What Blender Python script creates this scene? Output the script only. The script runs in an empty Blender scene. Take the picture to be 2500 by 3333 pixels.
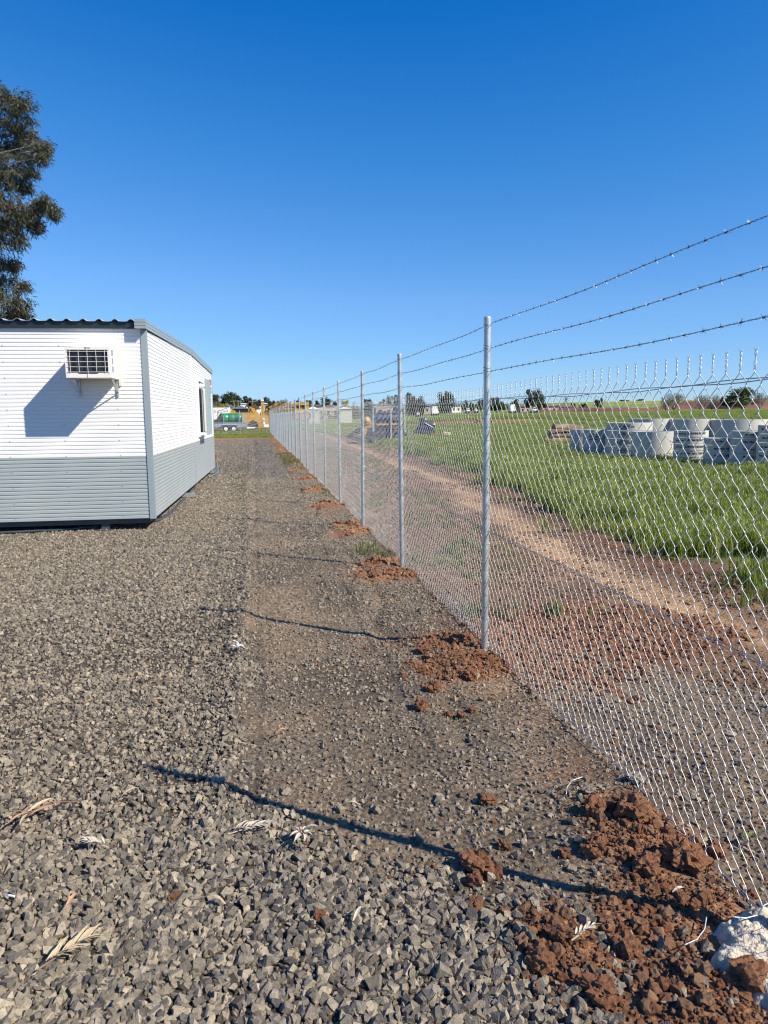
import bpy, bmesh, math, random
import numpy as np
from mathutils import Vector, Matrix, noise as mnoise

S = bpy.context.scene
COL = S.collection
random.seed(7)
RNG = np.random.default_rng(11)

# ------------------------------------------------------------------ camera
F_PX, PITCH, ROLL, YAW, CAM_H = 2357.6, 0.1326, -0.0095, 0.1748, 1.7204
IMG_W, IMG_H = 2500.0, 3333.0
_fw = np.array([math.sin(YAW) * math.cos(PITCH), math.cos(YAW) * math.cos(PITCH), -math.sin(PITCH)])
_r0 = np.array([math.cos(YAW), -math.sin(YAW), 0.0])
_u0 = np.cross(_r0, _fw)
_rt = math.cos(ROLL) * _r0 + math.sin(ROLL) * _u0
_up = -math.sin(ROLL) * _r0 + math.cos(ROLL) * _u0
cam = bpy.data.cameras.new('camera')
camo = bpy.data.objects.new('camera', cam)
COL.objects.link(camo)
cam.sensor_fit = 'VERTICAL'
cam.sensor_height = 36.0
cam.sensor_width = 27.0
cam.lens = F_PX / IMG_H * 36.0
cam.clip_start = 0.05
cam.clip_end = 9000
M = Matrix(((_rt[0], _up[0], -_fw[0], 0), (_rt[1], _up[1], -_fw[1], 0), (_rt[2], _up[2], -_fw[2], CAM_H), (0, 0, 0, 1)))
camo.matrix_world = M
S.camera = camo

# ------------------------------------------------------------------ light and sky
LIGHT = Vector((-2.17, 1.70, -2.384)).normalized()      # the way sunlight travels
SUN_EL = math.asin(-LIGHT.z)
SUN_AZ = math.atan2(-LIGHT.x, -LIGHT.y)
W = bpy.data.worlds.new('World')
S.world = W
W.use_nodes = True
nt = W.node_tree
nt.nodes.clear()
sky = nt.nodes.new('ShaderNodeTexSky')
sky.sky_type = 'NISHITA'
sky.sun_disc = False
sky.sun_elevation = SUN_EL
sky.sun_rotation = SUN_AZ
sky.altitude = 300
sky.air_density = 1.0
sky.dust_density = 0.0
sky.ozone_density = 6.0
# the sky's brightness (0.105) is applied before the tone curve that gives the phone camera's deep blue
dim = nt.nodes.new('ShaderNodeVectorMath')
dim.operation = 'SCALE'
dim.inputs['Scale'].default_value = 1.0
hs = nt.nodes.new('ShaderNodeRGBCurve')
K = 1 / .105
for ch, pts_ in ((0, ((0, 0), (.078, .002), (.116, .030), (.225, .125), (.539, .285), (1, .36), (3, .52))),
                 (1, ((0, 0), (.10, .055), (.16, .105), (.224, .168), (.40, .305), (.689, .475), (1, .51), (3, .66))),
                 (2, ((0, 0), (.2, .24), (.332, .375), (.436, .465), (.64, .625), (.70, .66), (1, .69), (3, .84)))):
    cu_ = hs.mapping.curves[ch]
    while len(cu_.points) > 2:
        cu_.points.remove(cu_.points[1])
    cu_.points[0].location = pts_[0]
    cu_.points[-1].location = pts_[-1]
    for q_ in pts_[1:-1]:
        cu_.points.new(*q_)
    for q_ in cu_.points:
        q_.handle_type = 'VECTOR'
hs.mapping.use_clip = False
hs.mapping.extend = 'EXTRAPOLATED'
hs.mapping.update()
dim.inputs['Scale'].default_value = .105
up_ = nt.nodes.new('ShaderNodeVectorMath')
up_.operation = 'SCALE'
up_.inputs['Scale'].default_value = K
bg = nt.nodes.new('ShaderNodeBackground')
bg.inputs['Strength'].default_value = 0.105
wo = nt.nodes.new('ShaderNodeOutputWorld')
nt.links.new(sky.outputs[0], dim.inputs[0])
nt.links.new(dim.outputs[0], hs.inputs['Color'])
nt.links.new(hs.outputs[0], up_.inputs[0])
nt.links.new(up_.outputs[0], bg.inputs['Color'])
nt.links.new(bg.outputs[0], wo.inputs['Surface'])
sun = bpy.data.lights.new('sun', 'SUN')
sun.energy = 5.0
sun.angle = math.radians(0.53)
sun.color = (1.0, 0.90, 0.75)
suno = bpy.data.objects.new('sun', sun)
COL.objects.link(suno)
suno.rotation_euler = LIGHT.to_track_quat('-Z', 'Y').to_euler()
suno.location = (20, -20, 30)
S.view_settings.view_transform = 'Standard'
S.view_settings.look = 'None'
S.view_settings.exposure = 0.58
S.view_settings.gamma = 1.0
S.view_settings.use_curve_mapping = False
S.render.engine = 'CYCLES'
S.cycles.use_denoising = True
S.cycles.denoiser = 'OPENIMAGEDENOISE'
S.cycles.denoising_input_passes = 'RGB_ALBEDO_NORMAL'
S.cycles.denoising_prefilter = 'ACCURATE'
S.cycles.max_bounces = 6
S.cycles.diffuse_bounces = 3
S.cycles.glossy_bounces = 3
S.cycles.transparent_max_bounces = 8
S.cycles.filter_width = 1.2


# ------------------------------------------------------------------ helpers
def ray(px, py):
    return _fw * F_PX + _rt * (px - IMG_W / 2) - _up * (py - IMG_H / 2)


def G(px, py, z=0.0):
    d = ray(px, py)
    return np.array([0, 0, CAM_H]) + d * ((z - CAM_H) / d[2])


def P(px, py, Y):
    d = ray(px, py)
    return np.array([0, 0, CAM_H]) + d * (Y / d[1])


def _hash(ix, iy, seed):
    n = (ix.astype(np.int64) * 374761393 + iy.astype(np.int64) * 668265263 + seed * 974634211) & 0x7fffffff
    n = ((n ^ (n >> 13)) * 1274126177) & 0x7fffffff
    n = n ^ (n >> 16)
    return (n & 0xffff) / 65535.0


def vn(x, y, seed=0):
    x = np.asarray(x, float)
    y = np.asarray(y, float)
    ix = np.floor(x)
    iy = np.floor(y)
    fx = x - ix
    fy = y - iy
    fx = fx * fx * (3 - 2 * fx)
    fy = fy * fy * (3 - 2 * fy)
    a = _hash(ix, iy, seed)
    b = _hash(ix + 1, iy, seed)
    c = _hash(ix, iy + 1, seed)
    d = _hash(ix + 1, iy + 1, seed)
    return (a * (1 - fx) + b * fx) * (1 - fy) + (c * (1 - fx) + d * fx) * fy


def fbm(x, y, seed=0, o=4):
    s = 0
    a = 0.5
    for i in range(o):
        s = s + a * vn(x * 2 ** i + 13.7 * i, y * 2 ** i + 7.3 * i, seed + i)
        a *= 0.5
    return s / (1 - 0.5 ** o)


def sst(a, b, x):
    t = np.clip((np.asarray(x, float) - a) / (b - a), 0, 1)
    return t * t * (3 - 2 * t)


POST_X, POST_Y0, POST_S, POST_H = 1.59, 4.87, 3.0, 2.384
POST_YS = [POST_Y0 + POST_S * i for i in range(-3, 24)]


def post_soil(x, y):
    """red spoil thrown out around each post: 0..1"""
    m = np.zeros(np.shape(x))
    for i, py in enumerate(POST_YS):
        j = math.sin(i * 5.3) * 0.12
        a = np.exp(-(((x - 1.33 - j * 0.5) / 0.36) ** 2 + ((y - py + 0.32 + j) / 0.30) ** 2))
        b = np.exp(-(((x - 1.38) / 0.30) ** 2 + ((y - py - 0.22) / 0.28) ** 2)) * 0.8
        m = np.maximum(m, np.maximum(a, b))
    # wide spoil at the nearest post and the separate heap in the foreground
    m = np.maximum(m, np.exp(-(((x - 1.47) / 0.23) ** 2 + ((y - 2.50) / 0.36) ** 2)) * .95)
    m = np.maximum(m, np.exp(-(((x - 1.22) / 0.20) ** 2 + ((y - 2.10) / 0.20) ** 2)) * 0.72)
    m = np.maximum(m, np.exp(-(((x - 0.92) / 0.18) ** 2 + ((y - 1.98) / 0.22) ** 2)) * 0.88)
    return m


def track_x(y):
    return np.interp(y, [0, 5, 8.4, 18, 40, 80], [4.05, 3.85, 3.75, 4.9, 5.6, 6.6])


def field_x(y):
    return np.interp(y, [0, 6, 9.4, 18, 30, 60, 90, 120], [5.2, 5.0, 4.75, 5.9, 6.6, 7.4, 5.0, -20.0])


def gravel_mask(x, y):
    e = np.interp(y, [0, 3.6, 4.3, 5.0, 7, 30, 60], [3.1, 3.1, 2.7, 1.95, 1.75, 1.55, 1.4]) + (fbm(x * 1.7, y * 1.7, 31, 3) - .5) * .55
    far = 56 + (fbm(x * .4, y * .2, 5, 2) - .5) * 6
    return sst(e + 0.12, e - 0.12, x) * sst(far + 1.5, far - 1.5, y)


def compact(x, y):
    """the driven strip beside the fence, fine and dirty"""
    a = sst(-0.22, 0.0, x + (fbm(x * 2, y * 2, 41, 2) - .5) * .2) * sst(2.5, 3.0, y + (x - .3) * .9 + (fbm(x * 3, y * 3, 43, 2) - .5) * .7)
    b = 0.6 * sst(.50, .62, fbm(x * .9 + 5, y * .6, 47, 3)) * sst(-.2, -.7, x)
    return np.maximum(a, b)


def H(x, y):
    x = np.asarray(x, float)
    y = np.asarray(y, float)
    d = np.hypot(x, y)
    near = sst(60, 25, d)
    z = (fbm(x * .8, y * .8, 1, 3) - .5) * .05 * near
    z = z + (fbm(x * 6, y * 6, 3, 3) - .5) * .018 * near
    lane = np.exp(-((x + 0.17 + (vn(y * .7, y * 0 + 3, 8) - .5) * .1) / .10) ** 2) * .04 * sst(2.2, 3.6, y) * near
    lane2 = np.exp(-((x - 1.02 + (vn(y * .9, y * 0 + 1, 9) - .5) * .25) / .05) ** 2) * -.022 * sst(2.8, 3.6, y) * near
    rut = np.exp(-((x + .75 + (vn(y * .3, y * 0 + 6, 10) - .5) * .4) / .16) ** 2) * -.022 * sst(8, 11, y) * near
    heap = .13 * np.exp(-(((x + .15) / .55) ** 2 + ((y - 26.5) / 1.3) ** 2)) + .16 * np.exp(-(((x - .35) / .5) ** 2 + ((y - 44) / 3) ** 2))
    z = z + rut + heap
    lane3 = np.exp(-((x - 0.25) / .5) ** 2) * .03 * sst(12, 18, y) * near
    z = z + lane + lane2 + lane3
    ps = post_soil(x, y)
    z = z + ps * (.035 + .055 * fbm(x * 5, y * 5, 17, 3)) * near
    # ground under the soil heaps never rises above the concrete; spoil beyond the fence
    z = z + np.exp(-(((x - 2.7) / 1.0) ** 2 + ((y - 5.3) / .8) ** 2)) * (.01 + .045 * fbm(x * 4, y * 4, 19, 3))
    z = z - .05 * np.exp(-((x - track_x(y)) / .45) ** 2) * sst(80, 40, y) * sst(-3, 0, y)
    # the field climbs gently and hills close the view
    z = z + 2.0 * sst(50, 190, d) * sst(.12, .3, x / np.maximum(d, 1))
    z = z + np.clip(d - 190, 0, 460) * .019 * sst(190, 260, d) * (1 + .10 * (fbm(x * .004, y * .004, 23, 2) - .5))
    ang = np.arctan2(x, y)
    z = z + 5.5 * np.exp(-((ang + .12) / .22) ** 2) * sst(180, 420, d)
    z = z + 1.5 * sst(.2, .6, ang) * sst(250, 600, d)
    return z


def Hs(x, y):
    return float(H(np.array([x]), np.array([y]))[0])


def tag(o, label=None, cat=None, group=None, kind=None):
    if label:
        o['label'] = label
    if cat:
        o['category'] = cat
    if group:
        o['group'] = group
    if kind:
        o['kind'] = kind
    return o


def empty(name, loc=(0, 0, 0), rz=0.0, label=None, cat=None, group=None):
    o = bpy.data.objects.new(name, None)
    COL.objects.link(o)
    o.empty_display_size = 0.2
    o.location = loc
    o.rotation_euler = (0, 0, rz)
    return tag(o, label, cat, group)


def mesh_from(name, v, f, mats=(), smooth=False, fm=None):
    me = bpy.data.meshes.new(name)
    me.from_pydata([tuple(p) for p in v], [], [tuple(q) for q in f])
    for m in (mats if isinstance(mats, (list, tuple)) else [mats]):
        me.materials.append(m)
    if fm is not None:
        me.polygons.foreach_set('material_index', fm)
    if smooth:
        me.polygons.foreach_set('use_smooth', [True] * len(me.polygons))
    me.update()
    return me


def np_mesh(name, v, quads, mats=(), smooth=False):
    v = np.asarray(v, np.float32)
    q = np.asarray(quads, np.int32)
    me = bpy.data.meshes.new(name)
    k = q.shape[1]
    me.vertices.add(len(v))
    me.vertices.foreach_set('co', v.ravel())
    me.loops.add(q.size)
    me.loops.foreach_set('vertex_index', q.ravel())
    me.polygons.add(len(q))
    me.polygons.foreach_set('loop_start', np.arange(0, q.size, k, dtype=np.int32))
    me.polygons.foreach_set('use_smooth', np.full(len(q), smooth, dtype=bool))
    me.update(calc_edges=True)
    for m in (mats if isinstance(mats, (list, tuple)) else [mats]):
        me.materials.append(m)
    return me


def obj(name, me, parent=None, loc=None):
    o = bpy.data.objects.new(name, me)
    COL.objects.link(o)
    if parent is not None:
        o.parent = parent
    if loc is not None:
        o.location = loc
    return o


class MB:
    """collects shapes into one mesh"""

    def __init__(self):
        self.v = []
        self.f = []
        self.m = []
        self.cm = 0

    def add(self, v, f):
        b = len(self.v)
        self.v += [tuple(p) for p in v]
        for q in f:
            self.f.append(tuple(i + b for i in q))
            self.m.append(self.cm)
        return self

    def box(self, c, s, rot=None):
        hx, hy, hz = s[0] / 2, s[1] / 2, s[2] / 2
        p = [Vector((x, y, z)) for x in (-hx, hx) for y in (-hy, hy) for z in (-hz, hz)]
        if rot is not None:
            p = [rot @ q for q in p]
        p = [q + Vector(c) for q in p]
        return self.add(p, [(0, 1, 3, 2), (4, 6, 7, 5), (0, 4, 5, 1), (2, 3, 7, 6), (0, 2, 6, 4), (1, 5, 7, 3)])

    def bar(self, a, b, w, h=None):
        a = Vector(a)
        b = Vector(b)
        h = h or w
        d = b - a
        q = d.to_track_quat('X', 'Z').to_matrix()
        return self.box((a + b) / 2, (d.length, w, h), q)

    def cyl(self, a, b, r0, r1=None, n=10, caps=True):
        r1 = r0 if r1 is None else r1
        a = Vector(a)
        b = Vector(b)
        d = (b - a).normalized()
        t = d.orthogonal().normalized()
        s = d.cross(t)
        v = []
        for p, r in ((a, r0), (b, r1)):
            for i in range(n):
                an = 2 * math.pi * i / n
                v.append(p + (t * math.cos(an) + s * math.sin(an)) * r)
        f = [(i, (i + 1) % n, n + (i + 1) % n, n + i) for i in range(n)]
        if caps:
            f += [tuple(range(n))[::-1], tuple(range(n, 2 * n))]
        return self.add(v, f)

    def tube(self, pts, r, n=6, caps=True):
        pts = [Vector(p) for p in pts]
        rs = r if isinstance(r, (list, tuple)) else [r] * len(pts)
        v = []
        t = None
        for i, p in enumerate(pts):
            d = (pts[min(i + 1, len(pts) - 1)] - pts[max(i - 1, 0)])
            d = d.normalized() if d.length > 1e-9 else Vector((0, 0, 1))
            if t is None:
                t = d.orthogonal().normalized()
            else:
                t = (t - d * t.dot(d))
                t = t.normalized() if t.length > 1e-6 else d.orthogonal().normalized()
            s = d.cross(t)
            for k in range(n):
                an = 2 * math.pi * k / n
                v.append(p + (t * math.cos(an) + s * math.sin(an)) * rs[i])
        f = []
        for i in range(len(pts) - 1):
            for k in range(n):
                k2 = (k + 1) % n
                f.append((i * n + k, i * n + k2, (i + 1) * n + k2, (i + 1) * n + k))
        if caps:
            f += [tuple(range(n))[::-1], tuple(range((len(pts) - 1) * n, len(pts) * n))]
        return self.add(v, f)

    def quad(self, a, b, c, d):
        return self.add([a, b, c, d], [(0, 1, 2, 3)])

    def mesh(self, name, mats, smooth=False):
        return mesh_from(name, self.v, self.f, mats, smooth, self.m)

    def build(self, name, mats, parent=None, loc=None, smooth=False):
        return obj(name, self.mesh(name, mats, smooth), parent, loc)


def np_tubes(paths, r, n=3):
    """paths: (K, L, 3) polylines of one length -> verts, quads"""
    paths = np.asarray(paths, float)
    K, L, _ = paths.shape
    d = np.empty_like(paths)
    d[:, 1:-1] = paths[:, 2:] - paths[:, :-2]
    d[:, 0] = paths[:, 1] - paths[:, 0]
    d[:, -1] = paths[:, -1] - paths[:, -2]
    d /= np.linalg.norm(d, axis=2, keepdims=True) + 1e-12
    ref = np.array([1.0, 0.13, 0.07])
    t = ref - d * (d @ ref)[..., None]
    t /= np.linalg.norm(t, axis=2, keepdims=True) + 1e-12
    s = np.cross(d, t)
    an = 2 * np.pi * np.arange(n) / n
    v = paths[:, :, None, :] + r * (t[:, :, None, :] * np.cos(an)[None, None, :, None] + s[:, :, None, :] * np.sin(an)[None, None, :, None])
    idx = np.arange(K * L * n).reshape(K, L, n)
    a = idx[:, :-1, :]
    b = np.roll(a, -1, axis=2)
    c = idx[:, 1:, :]
    e = np.roll(c, -1, axis=2)
    q = np.stack([a, b, e, c], -1).reshape(-1, 4)
    return v.reshape(-1, 3), q


# ------------------------------------------------------------------ materials
def nmat(name, c, rough=.6, metal=0.0, var=0.15, vs=8.0, bump=0.0, bs=40.0, spec=.5, var2=None, dirt=None, coord='Object', transl=0.0, rnd=None, detail=5.0):
    """colour c varied by noise; rnd: list of colours picked by the instance's random number"""
    m = bpy.data.materials.new(name)
    m.use_nodes = True
    t = m.node_tree
    N = t.nodes
    Lk = t.links
    b = N['Principled BSDF']
    b.inputs['Roughness'].default_value = rough
    b.inputs['Metallic'].default_value = metal
    b.inputs['Specular IOR Level'].default_value = spec
    tc = N.new('ShaderNodeTexCoord')
    no = N.new('ShaderNodeTexNoise')
    no.inputs['Scale'].default_value = vs
    no.inputs['Detail'].default_value = detail
    no.inputs['Roughness'].default_value = .62
    Lk.new(tc.outputs[coord], no.inputs['Vector'])
    mr = N.new('ShaderNodeMapRange')
    mr.inputs[1].default_value = .28
    mr.inputs[2].default_value = .72
    mr.inputs[3].default_value = 1 - var
    mr.inputs[4].default_value = 1 + var
    Lk.new(no.outputs['Fac'], mr.inputs[0])
    mx = N.new('ShaderNodeMix')
    mx.data_type = 'RGBA'
    mx.blend_type = 'MULTIPLY'
    mx.inputs[0].default_value = 1
    if rnd:
        oi = N.new('ShaderNodeObjectInfo')
        cr = N.new('ShaderNodeValToRGB')
        cr.color_ramp.elements[0].color = (*rnd[0], 1)
        cr.color_ramp.elements[1].color = (*rnd[-1], 1)
        for i, q in enumerate(rnd[1:-1]):
            e = cr.color_ramp.elements.new((i + 1) / (len(rnd) - 1))
            e.color = (*q, 1)
        Lk.new(oi.outputs['Random'], cr.inputs[0])
        Lk.new(cr.outputs[0], mx.inputs[6])
    else:
        mx.inputs[6].default_value = (*c, 1)
    Lk.new(mr.outputs[0], mx.inputs[7])
    out = mx.outputs[2]
    if dirt:
        dc, amount, ds = dirt
        n2 = N.new('ShaderNodeTexNoise')
        n2.inputs['Scale'].default_value = ds
        n2.inputs['Detail'].default_value = 6
        Lk.new(tc.outputs[coord], n2.inputs['Vector'])
        r2 = N.new('ShaderNodeMapRange')
        r2.inputs[1].default_value = .5
        r2.inputs[2].default_value = .72
        r2.inputs[4].default_value = amount
        Lk.new(n2.outputs['Fac'], r2.inputs[0])
        m2 = N.new('ShaderNodeMix')
        m2.data_type = 'RGBA'
        m2.inputs[7].default_value = (*dc, 1)
        Lk.new(r2.outputs[0], m2.inputs[0])
        Lk.new(out, m2.inputs[6])
        out = m2.outputs[2]
    Lk.new(out, b.inputs['Base Color'])
    if bump:
        n3 = N.new('ShaderNodeTexNoise')
        n3.inputs['Scale'].default_value = bs
        n3.inputs['Detail'].default_value = 6
        Lk.new(tc.outputs[coord], n3.inputs['Vector'])
        bp = N.new('ShaderNodeBump')
        bp.inputs['Strength'].default_value = bump
        bp.inputs['Distance'].default_value = .02
        Lk.new(n3.outputs['Fac'], bp.inputs['Height'])
        Lk.new(bp.outputs[0], b.inputs['Normal'])
    if transl:
        tr = N.new('ShaderNodeBsdfTranslucent')
        Lk.new(out, tr.inputs['Color'])
        ms = N.new('ShaderNodeMixShader')
        ms.inputs[0].default_value = transl
        Lk.new(b.outputs[0], ms.inputs[1])
        Lk.new(tr.outputs[0], ms.inputs[2])
        Lk.new(ms.outputs[0], N['Material Output'].inputs['Surface'])
    return m


MAT = dict(
    white=nmat('white_cladding_paint', (.80, .81, .80), .38, 0, .03, 1.5, dirt=((.55, .50, .42), .10, 1.2)),
    grey=nmat('grey_cladding_paint', (.34, .385, .395), .38, 0, .05, 1.5, dirt=((.42, .40, .36), .18, 1.6)),
    trim=nmat('grey_flashing_paint', (.27, .325, .35), .35, 0, .05, 3),
    darktrim=nmat('dark_gutter_paint', (.018, .026, .034), .4, 0, .1, 3),
    roof=nmat('roof_sheet_steel', (.55, .58, .60), .4, .3, .08, 2),
    chassis=nmat('chassis_steel_paint', (.055, .07, .08), .5, 0, .2, 6),
    galv=nmat('galvanised_steel', (.56, .60, .61), .42, .65, .22, 26, detail=6, dirt=((.34, .37, .39), .5, 9)),
    screen=nmat('zinc_sheet', (.34, .42, .45), .45, .2, .12, 3),
    wire=nmat('galvanised_wire', (.70, .72, .73), .4, .4, .08, 30),
    barb=nmat('barbed_wire_steel', (.24, .27, .30), .5, .6, .12, 60),
    ac=nmat('ac_enamel', (.78, .77, .72), .35, 0, .04, 5, dirt=((.62, .52, .34), .25, 5)),
    cream=nmat('aged_cream_enamel', (.76, .70, .53), .45, 0, .08, 9),
    black=nmat('black_plastic', (.012, .013, .015), .5, 0, .2, 9),
    fin=nmat('dark_aluminium_fins', (.10, .105, .12), .45, .5, .2, 30),
    ink=nmat('black_print', (.02, .02, .025), .6, 0, .1, 20),
    glass=nmat('window_glass', (.05, .06, .06), .06, 0, .1, 2, spec=.8),
    concrete=nmat('concrete_ring_cement', (.50, .49, .44), .8, 0, .10, 2.2, bump=.12, bs=40, dirt=((.38, .38, .36), .35, 2.4)),
    cement=nmat('raw_concrete', (.50, .455, .37), .95, 0, .20, 22, bump=.9, bs=55, dirt=((.40, .33, .25), .6, 9)),
    log=nmat('log_bark', (.17, .115, .075), .9, 0, .45, 5, bump=.8, bs=18, dirt=((.38, .31, .24), .7, 3)),
    logend=nmat('log_cut_end', (.35, .22, .12), .85, 0, .3, 12),
    bark=nmat('gum_bark', (.30, .25, .20), .85, 0, .35, 4, bump=.5, bs=14),
    yellow=nmat('worn_yellow_paint', (.50, .29, .06), .6, 0, .22, 1.8, dirt=((.20, .10, .05), .55, 1.4)),
    rust=nmat('rusty_steel', (.10, .055, .035), .85, 0, .4, 3),
    tank=nmat('green_tank_plastic', (.015, .20, .085), .35, 0, .12, 2),
    tyre=nmat('tyre_rubber', (.02, .02, .02), .85, 0, .2, 10),
    rim=nmat('white_wheel_rim', (.75, .75, .73), .4, 0, .06, 8),
    navy=nmat('dark_blue_paint', (.02, .028, .065), .5, 0, .3, 2),
    blue=nmat('bright_blue_paint', (.05, .11, .28), .5, 0, .2, 2),
    red=nmat('red_sign_paint', (.46, .06, .09), .45, 0, .06, 4),
    signblue=nmat('blue_grey_sign_paint', (.22, .33, .44), .45, 0, .08, 4),
    paper=nmat('white_sign_paint', (.78, .77, .74), .5, 0, .05, 4),
    tarp=nmat('black_shade_net', (.03, .032, .04), .9, 0, .3, 4),
    straw=nmat('dry_straw_leaf', (.50, .41, .26), .7, 0, .18, 60, transl=.15),
    paleleaf=nmat('bleached_leaf', (.56, .51, .40), .7, 0, .12, 60, transl=.12),
    brownleaf=nmat('dead_gum_leaf', (.42, .24, .13), .6, 0, .25, 50),
    twig=nmat('dry_twig', (.22, .13, .09), .8, 0, .25, 40),
    feather=nmat('white_down', (.82, .80, .77), .9, 0, .05, 50, transl=.2),
    conduit=nmat('grey_poly_conduit', (.05, .065, .085), .4, 0, .15, 6),
    bluepipe=nmat('blue_grey_pipe', (.12, .18, .21), .45, 0, .1, 6),
    copper=nmat('copper_stake', (.36, .13, .06), .5, .5, .2, 20),
    brick=nmat('house_wall_render', (.45, .36, .28), .8, 0, .12, .8),
    rooftile=nmat('brown_tile_roof', (.16, .12, .105), .8, 0, .15, .8),
    roofgrey=nmat('grey_tin_roof', (.12, .14, .16), .6, 0, .12, .6),
    roofwhite=nmat('white_tin_roof', (.75, .76, .76), .5, 0, .06, .6),
    darkwin=nmat('dark_window', (.02, .025, .03), .2, 0, .2, 2),
    rubble=nmat('red_clay', (.36, .155, .072), .95, 0, .40, 25, bump=.9, bs=70, dirt=((.47, .29, .165), .8, 9)),
)
STONE = nmat('crushed_basalt', (.2, .2, .2), .8, 0, .30, 3.5, bump=.35, bs=7, spec=.35,
             rnd=[(.055, .052, .047), (.175, .15, .112), (.25, .215, .157), (.105, .096, .08), (.29, .25, .182), (.08, .078, .074), (.21, .18, .132), (.37, .315, .23), (.14, .123, .095)])
FINE = nmat('gravel_fines', (.2, .2, .2), .85, 0, .2, 30,
            rnd=[(.11, .098, .08), (.21, .172, .125), (.30, .25, .185), (.16, .14, .11), (.25, .20, .14), (.34, .29, .22)])
CLOD = nmat('red_soil_clod', (.2, .2, .2), .95, 0, .35, 30, bump=.8, bs=60,
            rnd=[(.28, .105, .045), (.37, .17, .08), (.20, .095, .05), (.46, .26, .14), (.32, .145, .07), (.42, .245, .135), (.26, .15, .09)])
GRASS = nmat('grass_blade', (.1, .15, .04), .55, 0, .25, 3, spec=.3, transl=.32,
             rnd=[(.09, .165, .018), (.18, .26, .03), (.32, .35, .07), (.12, .20, .02), (.26, .31, .05), (.42, .43, .15)])
WEED = nmat('dry_weed_blade', (.1, .15, .04), .6, 0, .25, 3, spec=.3, transl=.3,
            rnd=[(.10, .15, .03), (.18, .20, .06), (.30, .26, .13), (.13, .18, .04)])

# the ground: soil colour at each place plus painted gap shade, grain from noise
GROUND = bpy.data.materials.new('ground_soil')
GROUND.use_nodes = True
t = GROUND.node_tree
b = t.nodes['Principled BSDF']
b.inputs['Roughness'].default_value = .95
b.inputs['Specular IOR Level'].default_value = .2
at = t.nodes.new('ShaderNodeAttribute')
at.attribute_name = 'soil'
geo = t.nodes.new('ShaderNodeNewGeometry')


def _noise(scale, detail=6, rough=.65):
    n = t.nodes.new('ShaderNodeTexNoise')
    n.inputs['Scale'].default_value = scale
    n.inputs['Detail'].default_value = detail
    n.inputs['Roughness'].default_value = rough
    t.links.new(geo.outputs['Position'], n.inputs['Vector'])
    return n


def _mul(colour, fac, lo, hi, a=.3, z=.7):
    r = t.nodes.new('ShaderNodeMapRange')
    r.inputs[1].default_value = a
    r.inputs[2].default_value = z
    r.inputs[3].default_value = lo
    r.inputs[4].default_value = hi
    t.links.new(fac, r.inputs[0])
    m = t.nodes.new('ShaderNodeMix')
    m.data_type = 'RGBA'
    m.blend_type = 'MULTIPLY'
    m.inputs[0].default_value = 1
    t.links.new(colour, m.inputs[6])
    t.links.new(r.outputs[0], m.inputs[7])
    return m.outputs[2]


c_ = _mul(at.outputs['Color'], _noise(45, 4, .7).outputs['Fac'], .52, 1.48)
c_ = _mul(c_, _noise(11, 5, .7).outputs['Fac'], .75, 1.25)
c_ = _mul(c_, _noise(2.2).outputs['Fac'], .82, 1.18)
c_ = _mul(c_, _noise(.12, 5).outputs['Fac'], .78, 1.22)
vor = t.nodes.new('ShaderNodeTexVoronoi')
vor.inputs['Scale'].default_value = 38
t.links.new(geo.outputs['Position'], vor.inputs['Vector'])
t.links.new(c_, b.inputs['Base Color'])
bp = t.nodes.new('ShaderNodeBump')
bp.inputs['Strength'].default_value = .9
bp.inputs['Distance'].default_value = .012
ad = t.nodes.new('ShaderNodeMath')
ad.operation = 'SUBTRACT'
t.links.new(_noise(70, 5, .7).outputs['Fac'], ad.inputs[0])
t.links.new(vor.outputs['Distance'], ad.inputs[1])
t.links.new(ad.outputs[0], bp.inputs['Height'])
t.links.new(bp.outputs[0], b.inputs['Normal'])


# ------------------------------------------------------------------ ground
def steps(*seg):
    out = []
    for a, b_, s in seg:
        n = max(1, int(round((b_ - a) / s)))
        out += list(np.linspace(a, b_, n, endpoint=False))
    return out


def geom(a, b_, n):
    return list(np.geomspace(a, b_, n))


gx = np.array([-x for x in geom(60, 4000, 34)[::-1]] + steps((-60, -12, 1.2), (-12, -3, .15), (-3, 6, .05), (6, 16, .16), (16, 60, .8)) + geom(60, 4000, 34))
gx = np.unique(np.round(gx, 5))
gy = np.array([-600, -200, -60, -20] + steps((-8, 1, .5), (1, 7, .045), (7, 16, .09), (16, 40, .25), (40, 100, .6)) + geom(100, 4000, 60))
gy = np.unique(np.round(gy, 5))
XX, YY = np.meshgrid(gx, gy)
ZZ = H(XX, YY)
DD = np.hypot(XX, YY)
AN = np.arctan2(XX, YY)


def mixc(c, col, m):
    return c * (1 - m[..., None]) + np.array(col) * m[..., None]


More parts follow.
